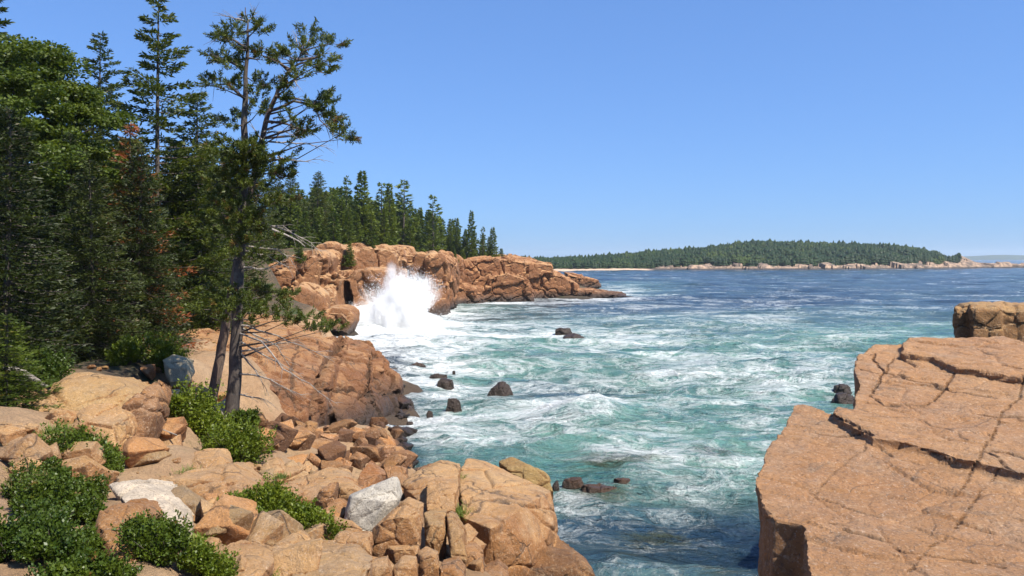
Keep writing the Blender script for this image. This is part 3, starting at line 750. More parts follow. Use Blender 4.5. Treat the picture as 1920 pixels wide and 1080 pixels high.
class Wood:
    def __init__(s): s.V = []; s.F = []
    def tube(s, pts, rads, sides=6):
        v, f = tube_arrays(pts, rads, sides); b = len(s.V)
        s.V += v; s.F += [tuple(i + b for i in q) for q in f]
    def mesh(s, name):
        return mesh_np(name, [tuple(v) for v in s.V], s.F, True)

def blades(C, D, L, Wd, rs):
    """one pointed diamond leaf per row: centre base C, direction D, length L, width Wd"""
    n = len(C)
    D = D / np.maximum(np.linalg.norm(D, axis=1, keepdims=True), 1e-6)
    r = rs.normal(size=(n, 3)); U = np.cross(D, r); U /= np.maximum(np.linalg.norm(U, axis=1, keepdims=True), 1e-6)
    L = np.broadcast_to(L, (n,))[:, None]; Wd = np.broadcast_to(Wd, (n,))[:, None]
    V = np.stack([C, C + D * L * .45 + U * Wd * .5, C + D * L, C + D * L * .45 - U * Wd * .5], 1).reshape(-1, 3)
    Fc = np.arange(n * 4).reshape(n, 4)
    return V, Fc

def spruce_meshes(seed, h=12.0, rad=2.6, base=0.08, n_br=150, per=130, leaf=(0.22, 0.07), droop=0.25, irregular=0.3, gap=0.0, taper=0.85, trunk_r=0.16, bare=0.0):
    rnd = random.Random(seed); rs = np.random.RandomState(seed)
    wood = Wood()
    wob = [(0, 0, 0)]
    pts = []; rr = []
    ph = rnd.uniform(0, 6)
    for k in range(13):
        t = k / 12
        pts.append((.12 * math.sin(t * 5 + ph) * rad * .2, .12 * math.cos(t * 4 + ph) * rad * .2, t * h)); rr.append(trunk_r * (1 - t) ** .8 + .012)
    wood.tube(pts, rr, 7)
    CC = []; DD = []; LL = []
    for b in range(n_br):
        t = base + (1 - base) * (b + rnd.random()) / n_br
        t = min(t, .995)
        if rnd.random() < gap: continue
        env = (1 - t) ** taper * (0.55 + .45 * min(1, (t - base) / .12 + .3))
        L = rad * env * (1 + rnd.uniform(-irregular, irregular)) + .12
        if rnd.random() < .08: L *= 1.25
        a = b * 2.399 + rnd.uniform(-.5, .5)
        dz = rnd.uniform(-.1, .1) - droop * (1 - t) + .45 * max(0, t - .7)
        o = np.array([0, 0, t * h]); d = np.array([math.cos(a), math.sin(a), 0.0])
        N = max(3, int(L / .3) + 2)
        s = np.linspace(0, 1, N)
        curve = o + d * (s * L)[:, None] + np.array([0, 0, 1.0]) * (dz * L * s + .18 * L * s ** 2.5)[:, None]
        wood.tube([tuple(c) for c in curve], [max(.008, .022 * L * (1 - x) * .7 + .006) for x in s], 3)
        n = int(per * (L / rad) ** 1.25) + 10
        ss = bare + (1 - bare) * rs.rand(n) ** .75
        side = rs.uniform(-1, 1, n) 
        spread = .34 * L * (1 - ss * .75) * (.4 + ss)
        perp = np.array([-math.sin(a), math.cos(a), 0.0])
        base_p = o + d * (ss * L)[:, None] + np.array([0, 0, 1.0]) * (dz * L * ss + .18 * L * ss ** 2.5)[:, None]
        P = base_p + perp * (side * spread)[:, None] + rs.normal(0, .035 * max(L, .6), (n, 3)) - np.array([0, 0, 1.0]) * (np.abs(side) * spread * .28 + rs.rand(n) * .07 * L)[:, None]
        D = d * .8 + perp * (side * .9)[:, None] + rs.normal(0, .35, (n, 3)) + np.array([0, 0, .12])
        CC.append(P); DD.append(D); LL.append(np.full(n, leaf[0]) * rs.uniform(.6, 1.25, n))
    C = np.concatenate(CC); D = np.concatenate(DD); L = np.concatenate(LL)
    V, Fc = blades(C, D, L, L * leaf[1] / leaf[0], rs)
    return wood.mesh('trunk'), mesh_np('crown', V, Fc)

def leafy_meshes(seed, h=9.0, rx=2.6, n=26000, leaf=.16, base=.15):
    rnd = random.Random(seed); rs = np.random.RandomState(seed)
    wood = Wood(); wood.tube([(0, 0, 0), (.1, .05, h * .3), (-.1, .1, h * .6), (0, 0, h * .9)], [.14, .11, .07, .02], 7)
    cl = []
    for k in range(150):
        t = rnd.random() ** .8
        z = h * (base + (1 - base) * t)
        r = rx * math.sin(min(1, (1 - t) * 1.5 + .12) * math.pi / 2) ** .8
        a = rnd.uniform(0, 6.28); q = r * math.sqrt(rnd.random())
        c = (q * math.cos(a), q * math.sin(a), z)
        cl.append((c, rnd.uniform(.18, .55)))
        if k % 4 == 0: wood.tube([(0, 0, max(.3, z - q * .7)), (c[0] * .5, c[1] * .5, z - q * .3), c], [.05, .03, .01], 4)
    C = []; 
    for c, r in cl:
        m = int(n / len(cl))
        v = rs.normal(size=(m, 3)); v /= np.linalg.norm(v, axis=1, keepdims=True)
        C.append(np.array(c) + v * (r * (rs.rand(m, 1) ** .4)) * np.array([1.1, 1.1, .75]))
    C = np.concatenate(C); D = rs.normal(size=C.shape) + np.array([0, 0, -.2])
    V, Fc = blades(C, D, leaf * rs.uniform(.6, 1.2, len(C)), leaf * .6, rs)
    return wood.mesh('trunk'), mesh_np('crown', V, Fc)

def with_mat(pair, wm, lm):
    pair[0].materials.append(wm); pair[1].materials.append(lm); return pair

def plant_tree(name, pair, loc, h, h0, rz, label, cat, group=None, color=None, wf=1.0):
    s = h / h0
    e = empty(name, loc, rz, (s * wf, s * wf, s))
    tag(e, label, cat, group)
    a = link('trunk', pair[0], parent=e); b = link('crown', pair[1], parent=e)
    if color: b.color = (*color, 1)
    return e

# near spruces (dense, dark, droopy), sparse tall ones, brown dying one, leafy one
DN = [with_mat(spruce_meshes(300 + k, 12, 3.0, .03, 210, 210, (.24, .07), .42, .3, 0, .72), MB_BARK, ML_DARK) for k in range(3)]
DS = [with_mat(spruce_meshes(320 + k, 12, 2.9, .05, 190, 190, (.24, .07), .35, .35, .05, .75), MB_BARK, ML_SPR) for k in range(3)]
TS = [with_mat(spruce_meshes(340 + k, 16, 2.7, .10, 150, 280, (.25, .08), .15, .65, .16, .66, bare=.12), MB_BARK, ML_SPR) for k in range(2)]
RD = with_mat(spruce_meshes(360, 12, 2.6, .05, 170, 150, (.24, .06), .3, .4, .05, .8), MB_BARK, ML_RED)
LG = [with_mat(leafy_meshes(370 + k, 10, 2.9, 60000, .115), MB_BARK, ML_GREEN) for k in range(2)]

def z_top(py, Y): return H - (py - HY) / F * Y
def place(name, pair, h0, px, Y, pytop, label, cat, group=None, color=None, wf=1.0, sink=0.2):
    x = (px - 960) / F * Y
    g = gzat(x, Y)
    zt = z_top(pytop, Y)
    return plant_tree(name, pair, (x, Y, g - sink), zt - g + sink, h0, random.uniform(0, 6.28), label, cat, group, color, wf)

G1 = 'spruces in the wood on the left'
place('spruce_tree', TS[0], 16, 297, 44, -12, 'tallest spruce with open layered branches, its top cut off by the frame', 'spruce tree', wf=1.0)
place('spruce_tree', TS[1], 16, 190, 50, 62, 'slim tapering spruce left of the tallest one against the sky', 'spruce tree', wf=.95)
place('spruce_tree', TS[0], 16, -22, 46, -25, 'tall spruce at the left edge reaching one bough into the frame', 'spruce tree', wf=1.25)
place('broadleaf_tree', LG[0], 10, 38, 36, 82, 'bright green leafy tree at the upper left edge', 'tree', wf=1.35)
place('broadleaf_tree', LG[1], 10, 108, 37, 165, 'smaller bright green leafy tree right of the one at the left edge', 'tree', wf=1.3)
place('spruce_tree', DS[0], 12, 372, 46, 182, 'bushy spruce with a pointed top between the tallest spruce and the twin-trunked pines', 'spruce tree', wf=.95)
place('spruce_tree', RD, 12, 245, 35, 232, 'dying spruce with rust-red needles at its top', 'spruce tree', wf=1.05)
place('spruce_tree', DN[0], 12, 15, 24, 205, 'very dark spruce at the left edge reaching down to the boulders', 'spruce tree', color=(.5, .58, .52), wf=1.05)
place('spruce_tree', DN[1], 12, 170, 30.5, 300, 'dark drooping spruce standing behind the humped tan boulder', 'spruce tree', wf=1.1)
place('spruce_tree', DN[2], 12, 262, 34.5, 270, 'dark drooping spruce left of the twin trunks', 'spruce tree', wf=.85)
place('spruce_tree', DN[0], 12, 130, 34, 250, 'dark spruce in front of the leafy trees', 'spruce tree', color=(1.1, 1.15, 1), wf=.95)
place('spruce_tree', DS[1], 12, 392, 52, 262, 'green spruce right behind the twin trunks', 'spruce tree', wf=.85)
place('spruce_tree', DS[2], 12, 175, 43, 200, 'dark green spruce behind the dying spruce on its left', 'spruce tree', wf=1.0)
place('spruce_tree', DS[0], 12, 478, 108, 300, 'green spruce behind the twin trunks on their right', 'spruce tree', wf=1.15)
place('spruce_tree', DS[2], 12, 545, 128, 330, 'rounded dark spruce above the left end of the cliff', 'spruce tree', wf=1.25)
place('spruce_tree', DS[1], 12, 597, 134, 322, 'dark spruce with a blunt top right of the twin-trunked pines', 'spruce tree', wf=1.2)
place('spruce_sapling', DS[1], 12, 12, 20.5, 590, 'young spruce at the left edge above the sparse bush', 'sapling', color=(1.2, 1.3, 1.0), wf=2.0)
SKY = [(-200, 120), (0, 200), (130, 240), (200, 250), (300, 262), (400, 262), (450, 290), (500, 315), (560, 345), (600, 352), (640, 355), (690, 368), (750, 378), (800, 388), (830, 400), (870, 420), (900, 436), (930, 455), (945, 470)]
def skyl(px): return float(np.interp(px, [s[0] for s in SKY], [s[1] for s in SKY]))
rnd = random.Random(5)
for px, Y in [(-60, 30), (60, 42), (90, 55), (150, 60), (210, 58), (262, 52), (330, 58), (380, 64), (300, 74), (425, 76), (455, 98), (410, 90), (505, 118), (335, 46), (440, 112), (520, 128), (-40, 60), (20, 70), (560, 134), (375, 68), (120, 48), (180, 56), (-150, 40), (-120, 70), (240, 42)]:
    k = rnd.randrange(3)
    place('spruce_tree', (DS if rnd.random() < .6 else DN)[k], 12, px, Y, skyl(px) + rnd.uniform(0, 45), 'spruce crowded among others in the dark wood on the left', 'spruce tree', G1, wf=rnd.uniform(.9, 1.15))

# middle distance spruces above the cliffs
MD = [with_mat(spruce_meshes(400 + k, 13, 2.5, .03, 100, 46, (.62, .24), .2, .3, .03, .85), MB_BARK, ML_MID) for k in range(4)]
MS = [with_mat(spruce_meshes(420 + k, 13, 1.6, .15, 70, 26, (.5, .2), .0, .5, .2, .6, bare=.15), MB_BARK, ML_MID) for k in range(2)]
for px, Y, pt, pr, wf, lb in [(679, 150, 322, MD[0], 1.0, 'tallest pointed spruce on the skyline above the cove'), (650, 150, 330, MS[0], .9, 'thin bare-looking spruce left of the tallest pointed one'),
                              (716, 155, 342, MS[1], 1.3, 'slim layered spruce between the two tallest skyline ones'), (757, 160, 337, MS[0], 1.5, 'skyline spruce with a tufted round top'),
                              (812, 170, 366, MS[1], 1.1, 'thin spruce on the skyline where the wood starts to drop'), (884, 180, 396, MD[1], .75, 'narrow spruce standing above the end of the wood'),
                              (906, 185, 425, MS[0], .9, 'thin spruce between the last two pointed trees of the wood'), (924, 186, 427, MD[2], .9, 'last pointed spruce at the seaward end of the wood'),
                              (730, 150, 345, MD[3], .8, 'small dark spruce just right of the slim layered one')]:
    place('spruce_tree', pr, 13, px, Y, pt, lb, 'spruce tree', wf=wf)
G2 = 'spruces in the wood above the cove cliffs'
cnt = 0
for row, (Y0, lo, hi, step) in enumerate([(206, 600, 930, 15), (190, 590, 925, 15), (168, 560, 890, 16), (150, 545, 800, 17), (134, 530, 745, 18), (124, 520, 640, 20)]):
    px = lo
    while px < hi:
        Y = Y0 + rnd.uniform(-8, 8)
        q = px + rnd.uniform(-8, 8)
        drop = [0, 5, 14, 28, 42, 50][row]
        pt = skyl(q) + drop * .8 + rnd.uniform(-6, 14)
        pt = min(pt, 462)
        x = (q - 960) / F * Y
        if z_top(pt, Y) - gzat(x, Y) > 3.0 and gzat(x, Y) > 6.8:
            place('spruce_tree', MD[rnd.randrange(4)], 13, q, Y, pt, 'one of the close-set green spruces above the cove cliffs', 'spruce tree', G2, wf=rnd.uniform(.85, 1.25)); cnt += 1
        px += step
# shrubs on the cliff edge
for px, Y, pt, wf, lb in [(795, 150, 470, 1.6, 'low bushy spruce on the cliff edge by the dark crack'), (850, 160, 462, 1.5, 'low bushy spruce hanging over the point'), (868, 176, 468, 1.3, 'dark bushy spruce behind the point'),
                          (655, 113, 452, 1.3, 'low spruce between two cliff-top blocks'), (700, 122, 448, 1.2, 'low spruce behind the flat cliff-top block'), (905, 186, 462, 1.6, 'low green spruce near the seaward end of the wood'),
                          (940, 190, 466, 1.6, 'last low spruce at the seaward end of the wood'), (980, 200, 480, 2.2, 'scrubby low spruce out on the point'), (560, 100, 440, 1.2, 'low spruce at the left end of the cliff'), (610, 116, 440, 1.2, 'low spruce behind the rounded cliff-top block')]:
    x = (px - 960) / F * Y; g = gzat(x, Y) ; zt = z_top(pt, Y); hh = min(3.6, max(2.2, zt - g))
    plant_tree('spruce_tree', MD[rnd.randrange(4)], (x, Y, zt - hh), hh, 13, rnd.uniform(0, 6), lb, 'spruce tree', wf=wf)

# ---- the two tall pines in front
def pine(name, label, trunk, brs, dead, clumps, Y0, seed, tmat, trad):
    rs = np.random.RandomState(seed); r_ = random.Random(seed)
    base = W(*trunk[0][:2], Y0)
    e = empty(name, base); tag(e, label, 'pine tree')
    wood = Wood()
    TP = [W(t[0], t[1], Y0 + (t[2] if len(t) > 2 else 0)) - base for t in trunk]
    # subdivide with a little wobble
    pts = []; rad = []
    for i in range(len(TP) - 1):
        for k in range(4):
            t = k / 4
            pts.append(TP[i].lerp(TP[i + 1], t) + Vector((r_.uniform(-.02, .02), r_.uniform(-.02, .02), 0))); rad.append(trad[i] * (1 - t) + trad[i + 1] * t)
    pts.append(TP[-1]); rad.append(trad[-1])
    pts.insert(0, pts[0] + Vector((0, 0, -.6))); rad.insert(0, rad[0] * 1.35)
    rad[1] *= 1.15
    wood.tube(pts, rad, 12)
    C = []; D = []; L = []
    def nearest(p):
        best = min(range(2, len(pts)), key=lambda i: abs(pts[i].z - (p.z - .25 * abs(p.x - pts[i].x))) + .15 * abs(pts[i].x - p.x))
        return pts[best]
    for c in clumps:
        px, py, rx, ry = c[:4]
        dY = c[4] if len(c) > 4 else (r_.uniform(-1.5, .9) if py < 268 or r_.random() < .3 else r_.uniform(-1.7, -.3))
        p = W(px, py, Y0 + dY) - base
        RX = rx * 1.1 / F * Y0; RY = ry * .85 / F * Y0
        q = nearest(p)
        m1 = q.lerp(p, .5) + Vector((0, 0, .12 * (p - q).length * r_.uniform(-1, .5)))
        wood.tube([q, m1, p], [.018 + .008 * (p - q).length, .016, .008], 5)
        dirv = (p - q).normalized() if (p - q).length > .05 else Vector((0, 0, 1))
        nt = max(6, int(RX * RY * (58 if py < 262 else 115)))
        for k in range(nt):                      # twig tufts
            v = Vector((r_.gauss(0, .5), r_.gauss(0, .5), r_.gauss(0, .5)))
            tc = p + Vector((v.x * RX, v.y * RX * .9, v.z * RY))
            td = (dirv * .5 + (tc - p).normalized() * .6 + Vector((0, 0, .35))).normalized()
            if k % 2 == 0: wood.tube([p.lerp(tc, .1), tc], [.012, .005], 3)
            m = 95
            s = rs.rand(m, 1) * .34
            C.append(np.array(tc) + np.array(td) * s + rs.normal(0, .028, (m, 3)))
            D.append(np.array(td) * .8 + rs.normal(0, .75, (m, 3))); L.append(rs.uniform(.06, .14, m))
    for b in brs + dead:
        P = [W(q[0], q[1], Y0 + (q[2] if len(q) > 2 else 0)) - base for q in b]
        pp = []
        for i in range(len(P) - 1):
            for k in range(3): pp.append(P[i].lerp(P[i + 1], k / 3) + Vector((0, 0, r_.uniform(-.03, .03))))
        pp.append(P[-1])
        n = len(pp); r0 = .05 if b in brs else .028
        tgt = wood if b in brs else Wood()
        tgt.tube(pp, [r0 * (1 - k / (n - 1)) + .006 for k in range(n)], 5)
        for k in range(1, n):                    # side twigs
            for s in range(2):
                a = pp[k]; d = (pp[k] - pp[k - 1]).normalized()
                v = (d + Vector((r_.uniform(-.8, .8), r_.uniform(-.9, .9), r_.uniform(-.8, .5)))).normalized() * r_.uniform(.15, .55)
                tgt.tube([a, a + v * .6 + Vector((0, 0, .02)), a + v], [.009, .006, .003], 3)
        if tgt is not wood: link('dead_branch', tgt.mesh('dead_branch'), MB_DEAD, e)
    link('trunk', wood.mesh('trunk'), tmat, e)
    C = np.concatenate(C); D = np.concatenate(D); L = np.concatenate(L)
    V, Fc = blades(C, D, L, L * .28, rs)
    link('crown', mesh_np('crown', V, Fc), ML_PINE, e)
    return e

YA = 25.0
clA = [(450, 270, 26, 12, -.9), (470, 300, 28, 13, -1.0), (440, 325, 28, 13, -1.0), (475, 350, 30, 13, -1.1), (446, 385, 30, 13, -1.0), (470, 425, 26, 11, -1.0), (440, 460, 24, 10, -.9), (462, 478, 20, 8, -.9), (445, 540, 26, 10, -.9), (455, 290, 30, 14), (462, 330, 34, 14), (450, 372, 34, 14), (466, 400, 30, 10), (448, 430, 28, 10), (425, 300, 26, 12), (410, 340, 28, 12), (405, 380, 26, 12), (483, 47, 24, 14), (466, 60, 20, 12), (431, 57, 20, 8), (415, 72, 18, 9), (434, 76, 16, 7), (456, 96, 13, 12), (403, 105, 16, 8), (422, 109, 16, 9), (441, 127, 16, 9), (432, 118, 10, 7),
       (422, 151, 24, 8), (395, 156, 12, 7), (444, 167, 14, 10), (478, 157, 18, 13), (497, 160, 16, 12), (475, 185, 20, 14), (462, 211, 26, 14), (434, 215, 18, 12), (422, 233, 18, 12), (488, 205, 14, 10),
       (480, 285, 44, 18), (520, 300, 30, 14), (450, 305, 30, 18), (500, 325, 46, 18), (540, 330, 24, 10), (440, 350, 34, 18), (480, 365, 50, 18), (520, 378, 28, 12),
       (450, 405, 38, 14), (495, 415, 34, 10), (430, 440, 30, 12), (485, 452, 34, 9), (420, 480, 26, 10), (500, 488, 18, 6), (415, 400, 24, 12),
       (475, 545, 40, 13), (515, 555, 30, 14), (430, 565, 36, 12), (395, 580, 26, 10), (470, 580, 44, 15), (515, 588, 30, 13), (440, 600, 24, 10), (545, 600, 26, 12), (590, 612, 26, 10), (610, 620, 20, 8), (575, 598, 20, 8)]
pine('pine_tree', 'straight dark-trunked pine with thin broken top, front one of the pair',
     [(434, 797), (440, 700), (444, 600), (450, 480), (455, 380), (458, 260), (460, 160), (463, 95), (464, 45), (460, 14)],
     [[(462, 90), (430, 70), (405, 75)], [(462, 130), (440, 118), (400, 104)], [(458, 185), (430, 158), (388, 160)], [(458, 110), (490, 112)], [(463, 60), (490, 42)]],
     [[(448, 608), (500, 622, -.5), (560, 648, -1), (608, 668, -1.2)], [(448, 640), (500, 668, -.3), (560, 700, -.8)], [(450, 660), (520, 645), (560, 640)], [(446, 700), (490, 705, -.6), (540, 730, -1), (565, 740, -1)],
      [(448, 625), (490, 640, -1.5), (530, 690, -2), (580, 720, -2.4), (628, 755, -2.6)], [(455, 470), (500, 480), (540, 500)], [(455, 460), (520, 468), (545, 486)], [(454, 500), (500, 505), (525, 495)],
      [(448, 612), (520, 650, .8), (545, 690, 1.2)], [(446, 655), (475, 690), (500, 730)], [(462, 40), (440, 34), (420, 30)], [(463, 42), (474, 30), (476, 22)], [(446, 740), (475, 745), (500, 750)],
      [(455, 420), (530, 425), (580, 460)], [(458, 405), (540, 432), (575, 450), (600, 470)]],
     clA, YA, 51, MB_BARK, [.23, .20, .175, .15, .13, .105, .075, .05, .025, .012])
clB = [(582, 66, 11, 13), (592, 80, 20, 10), (623, 82, 14, 10), (566, 85, 13, 9), (540, 103, 16, 9), (522, 108, 18, 10), (491, 104, 10, 7), (505, 110, 10, 6), (573, 120, 20, 12), (598, 135, 14, 9), (560, 142, 20, 10),
       (612, 114, 10, 10), (585, 105, 14, 8), (592, 190, 20, 12), (606, 182, 10, 9), (582, 200, 12, 8), (545, 232, 17, 9), (572, 245, 20, 9), (560, 252, 12, 7), (614, 232, 16, 10), (626, 226, 10, 8), (638, 252, 14, 10), (652, 260, 9, 6),
       (525, 190, 10, 10), (535, 160, 8, 8), (600, 215, 8, 6)]
pine('pine_tree', 'leaning pine whose wind-swept crown reaches out over the sea',
     [(393, 765, 1.0), (412, 670, 1.0), (428, 590, .9), (446, 480, .6), (466, 380, .5), (488, 275, .4), (503, 215, .3), (522, 168, .2), (540, 135, .1), (556, 112, 0), (575, 90, 0)],
     [[(506, 210), (550, 190), (590, 198), (600, 225), (632, 258)], [(500, 228), (540, 233), (580, 245)], [(535, 140), (560, 120), (610, 100)], [(540, 130), (520, 112), (492, 105)], [(556, 112), (590, 108), (612, 95)], [(516, 182), (560, 186), (600, 196)]],
     [[(505, 265), (540, 267), (580, 272), (610, 276)], [(500, 248), (530, 247), (548, 252)], [(520, 295), (560, 303), (600, 299)], [(512, 240), (495, 245)], [(490, 262), (470, 230)], [(552, 150), (556, 160)], [(556, 80), (555, 68)], [(512, 222), (535, 220)], [(508, 232), (540, 226)]],
     clB, YA, 52, MB_RED, [.17, .155, .14, .13, .11, .09, .075, .06, .042, .025, .013])

# ---- bushes
def bush(label, px, py, Y, wx, wy, hh, n, mat, leaf=.055, seed=0, lumps=14, name='leafy_bush', lean=0):
    rs = np.random.RandomState(seed + 900); r_ = random.Random(seed)
    x = (px - 960) / F * Y
    g = H - (py - HY) / F * Y
    e = empty(name, (x, Y, g)); tag(e, label, 'bush')
    C = []; D = []; stems = Wood()
    for k in range(lumps):
        a = r_.uniform(0, 6.28); q = math.sqrt(r_.random())
        lx, ly = wx * .5 * q * math.cos(a), wy * .5 * q * math.sin(a)
        gg = gzat(x + lx, Y + ly) - g
        lz = gg + hh * (.35 + .65 * (1 - q * q)) * r_.uniform(.5, 1)
        R = hh * r_.uniform(.22, .68)
        m = n // lumps
        v = rs.normal(size=(m, 3)); v /= np.linalg.norm(v, axis=1, keepdims=True)
        P = np.array([lx, ly, lz]) + v * R * rs.rand(m, 1) ** .35 * np.array([1.15, 1.15, .8])
        C.append(P); D.append(v * .7 + rs.normal(0, .6, (m, 3)) + np.array([0, 0, .3]))
        for s in range(16):                       # shoots standing out of the mound
            vv = rs.normal(size=3); vv[2] = abs(vv[2]) + .3; vv /= np.linalg.norm(vv)
            p0 = np.array([lx, ly, lz]) + vv * R * .8; ln = R * rs.uniform(.3, .8); mm = 26
            tt = rs.rand(mm, 1); vv = vv + np.array([0, 0, .5])
            C.append(p0 + vv * ln * tt + rs.normal(0, leaf * .45, (mm, 3))); D.append(vv * .5 + rs.normal(0, .7, (mm, 3)))
        for s in range(7):
            t = Vector((lx + r_.gauss(0, R * .6), ly + r_.gauss(0, R * .6), lz + r_.uniform(0, R)))
            stems.tube([(lx * .8, ly * .8, gg - .05), ((lx * .8 + t.x) / 2, (ly * .8 + t.y) / 2, t.z * .5 + gg * .5), tuple(t)], [.012, .008, .003], 3)
    C = np.concatenate(C); D = np.concatenate(D)
    L = leaf * rs.uniform(.6, 1.3, len(C))
    V, Fc = blades(C, D, L, L * .62, rs)
    link('foliage', mesh_np('foliage', V, Fc), mat, e)
    link('stems', stems.mesh('stems'), MB_BARK, e)
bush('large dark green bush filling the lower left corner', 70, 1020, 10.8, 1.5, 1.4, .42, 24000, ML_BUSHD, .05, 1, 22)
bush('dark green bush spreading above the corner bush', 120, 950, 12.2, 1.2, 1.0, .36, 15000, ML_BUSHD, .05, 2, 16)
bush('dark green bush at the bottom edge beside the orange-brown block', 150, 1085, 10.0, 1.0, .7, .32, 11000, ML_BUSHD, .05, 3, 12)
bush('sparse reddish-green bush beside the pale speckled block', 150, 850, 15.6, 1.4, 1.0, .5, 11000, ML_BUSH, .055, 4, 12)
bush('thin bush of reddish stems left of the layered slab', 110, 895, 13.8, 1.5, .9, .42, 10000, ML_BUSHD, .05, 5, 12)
bush('bright leafy bush at the foot of the two trunks', 375, 835, 21.5, 1.5, 1.1, .75, 17000, ML_BUSH, .075, 6, 15)
bush('bright leafy bush falling below the two trunks', 440, 868, 20.0, 1.2, .9, .75, 14000, ML_BUSH, .07, 7, 13)
bush('small bush right of the front trunk base', 462, 800, 24.3, .8, .6, .4, 4000, ML_BUSHD, .075, 8, 6)
bush('bright low bush in the middle of the pink slope', 545, 985, 14.4, 1.5, 1.1, .5, 22000, ML_BUSH, .055, 9, 18)
bush('trailing left end of the bright low bush', 455, 1010, 13.6, .9, .6, .3, 8000, ML_BUSH, .05, 10, 10)
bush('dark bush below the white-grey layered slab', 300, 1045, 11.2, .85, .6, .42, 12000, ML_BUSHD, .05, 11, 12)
bush('yellow-green bush at the bottom edge', 385, 1075, 11.0, .7, .5, .3, 6500, ML_BUSH, .045, 12, 7)
bush('dark round bush on the bank under the spruces', 240, 690, 28.5, 1.0, .8, .6, 6000, ML_BUSH, .085, 13, 8)
bush('dark round bush next to the yellow-grey boulder', 300, 690, 29.0, 1.1, .8, .8, 6000, ML_BUSH, .085, 14, 8)
bush('green shrub on the outcrop rim beside the surf', 600, 628, 50, 2.6, 2.0, .8, 6000, ML_BUSH, .13, 15, 8)
bush('wisp of green on the outcrop top', 640, 660, 46.0, 1.0, .6, .25, 800, ML_BUSH, .1, 16, 4)
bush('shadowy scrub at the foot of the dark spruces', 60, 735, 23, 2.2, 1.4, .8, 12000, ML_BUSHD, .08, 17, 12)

def tuft(label, px, py, Y, n, L, mat, seed, spread=.12):
    rs = np.random.RandomState(seed)
    p = W(px, py, Y)
    a = rs.uniform(0, 6.28, n); el = rs.uniform(.2, 1.2, n)
    C = np.stack([rs.normal(0, spread, n), rs.normal(0, spread, n), np.zeros(n)], 1)
    V = []; Fc = []
    for i in range(n):
        d = np.array([math.cos(a[i]) * math.cos(el[i]), math.sin(a[i]) * math.cos(el[i]), math.sin(el[i])]); l = L * rs.uniform(.5, 1.1)
        u = np.cross(d, [0, 0, 1.0]); u /= np.linalg.norm(u) + 1e-6
        b = C[i]; mid = b + d * l * .55; tip = b + d * l + np.array([0, 0, -.25 * l])
        k = len(V); V += [b - u * .006, b + u * .006, mid + u * .005, mid - u * .005, tip + u * .001, tip - u * .001]
        Fc += [(k, k + 1, k + 2, k + 3), (k + 3, k + 2, k + 4, k + 5)]
    o = link('grass_tuft', mesh_np('grass_tuft', V, Fc), mat); o.location = p
    tag(o, label, 'grass')
tuft('dry spiky grass tuft at the left on the bare slope', 38, 850, 15.5, 260, .42, ML_DRY, 1)
tuft('dry grass tuft left of the thin reddish bush', 45, 885, 14.2, 160, .3, ML_DRY, 2)
tuft('yellow grass tuft above the sparse reddish-green bush', 105, 812, 17, 200, .36, ML_GRASS, 3)
tuft('grass tuft in the crack between cracked slab and square-cut block', 853, 965, 17.6, 260, .34, ML_GRASS, 4, .14)
tuft('small grass wisp on the sandy slope left of the wedge slab', 318, 925, 15, 110, .2, ML_GRASS, 5)
tuft('small green tuft behind the overhanging wedge', 350, 885, 16.6, 120, .18, ML_GRASS, 6)
tuft('small green tuft on the pale slabs below the outcrop', 527, 896, 19, 160, .2, ML_GRASS, 7, .07)
tuft('grass tuft at the bottom edge in front of the pink wedge', 492, 1080, 11.8, 200, .2, ML_GRASS, 8)
tuft('grass tuft on top of the crack behind the cracked slab', 856, 895, 21, 140, .25, ML_GRASS, 9)

tuft('yellow-green grass patch between the sparse bush and the bare left slope', 80, 835, 16.2, 360, .34, ML_GRASS, 10, .18)
tuft('straw-coloured grass above the corner bush', 60, 900, 13.6, 360, .26, ML_DRY, 11, .14)
tuft('yellow-green grass right of the dark bush below the layered slab', 362, 1020, 12.2, 300, .2, ML_GRASS, 12, .11)
tuft('dry grass on the bank left of the two trunks', 350, 745, 26, 420, .4, ML_DRY, 13, .22)
tuft('green grass on the cliff-side slope right of the pines', 560, 640, 47, 300, .6, ML_GRASS, 14, .3)

# bleached logs
def log(label, pts, r0, r1):
    P = [W(*p) for p in pts]
    w = Wood(); n = len(P)
    w.tube([tuple(p) for p in P], [r0 + (r1 - r0) * k / (n - 1) for k in range(n)], 8)
    o = link('dead_log', w.mesh('dead_log'), MB_DEAD); tag(o, label, 'log')
log('bleached fallen log under the dark spruce at the left edge', [(10, 690, 22), (45, 700, 22), (70, 715, 21.6), (92, 728, 21)], .12, .05)
log('thin grey stick lying on the slope below the rust-orange rock', [(282, 800, 19.5), (305, 806, 19.3), (332, 816, 19)], .03, .015)
log('pale dead branch resting against the pines above the cliff', [(510, 430, 60), (535, 440, 60), (560, 452, 60), (572, 462, 60)], .10, .03)

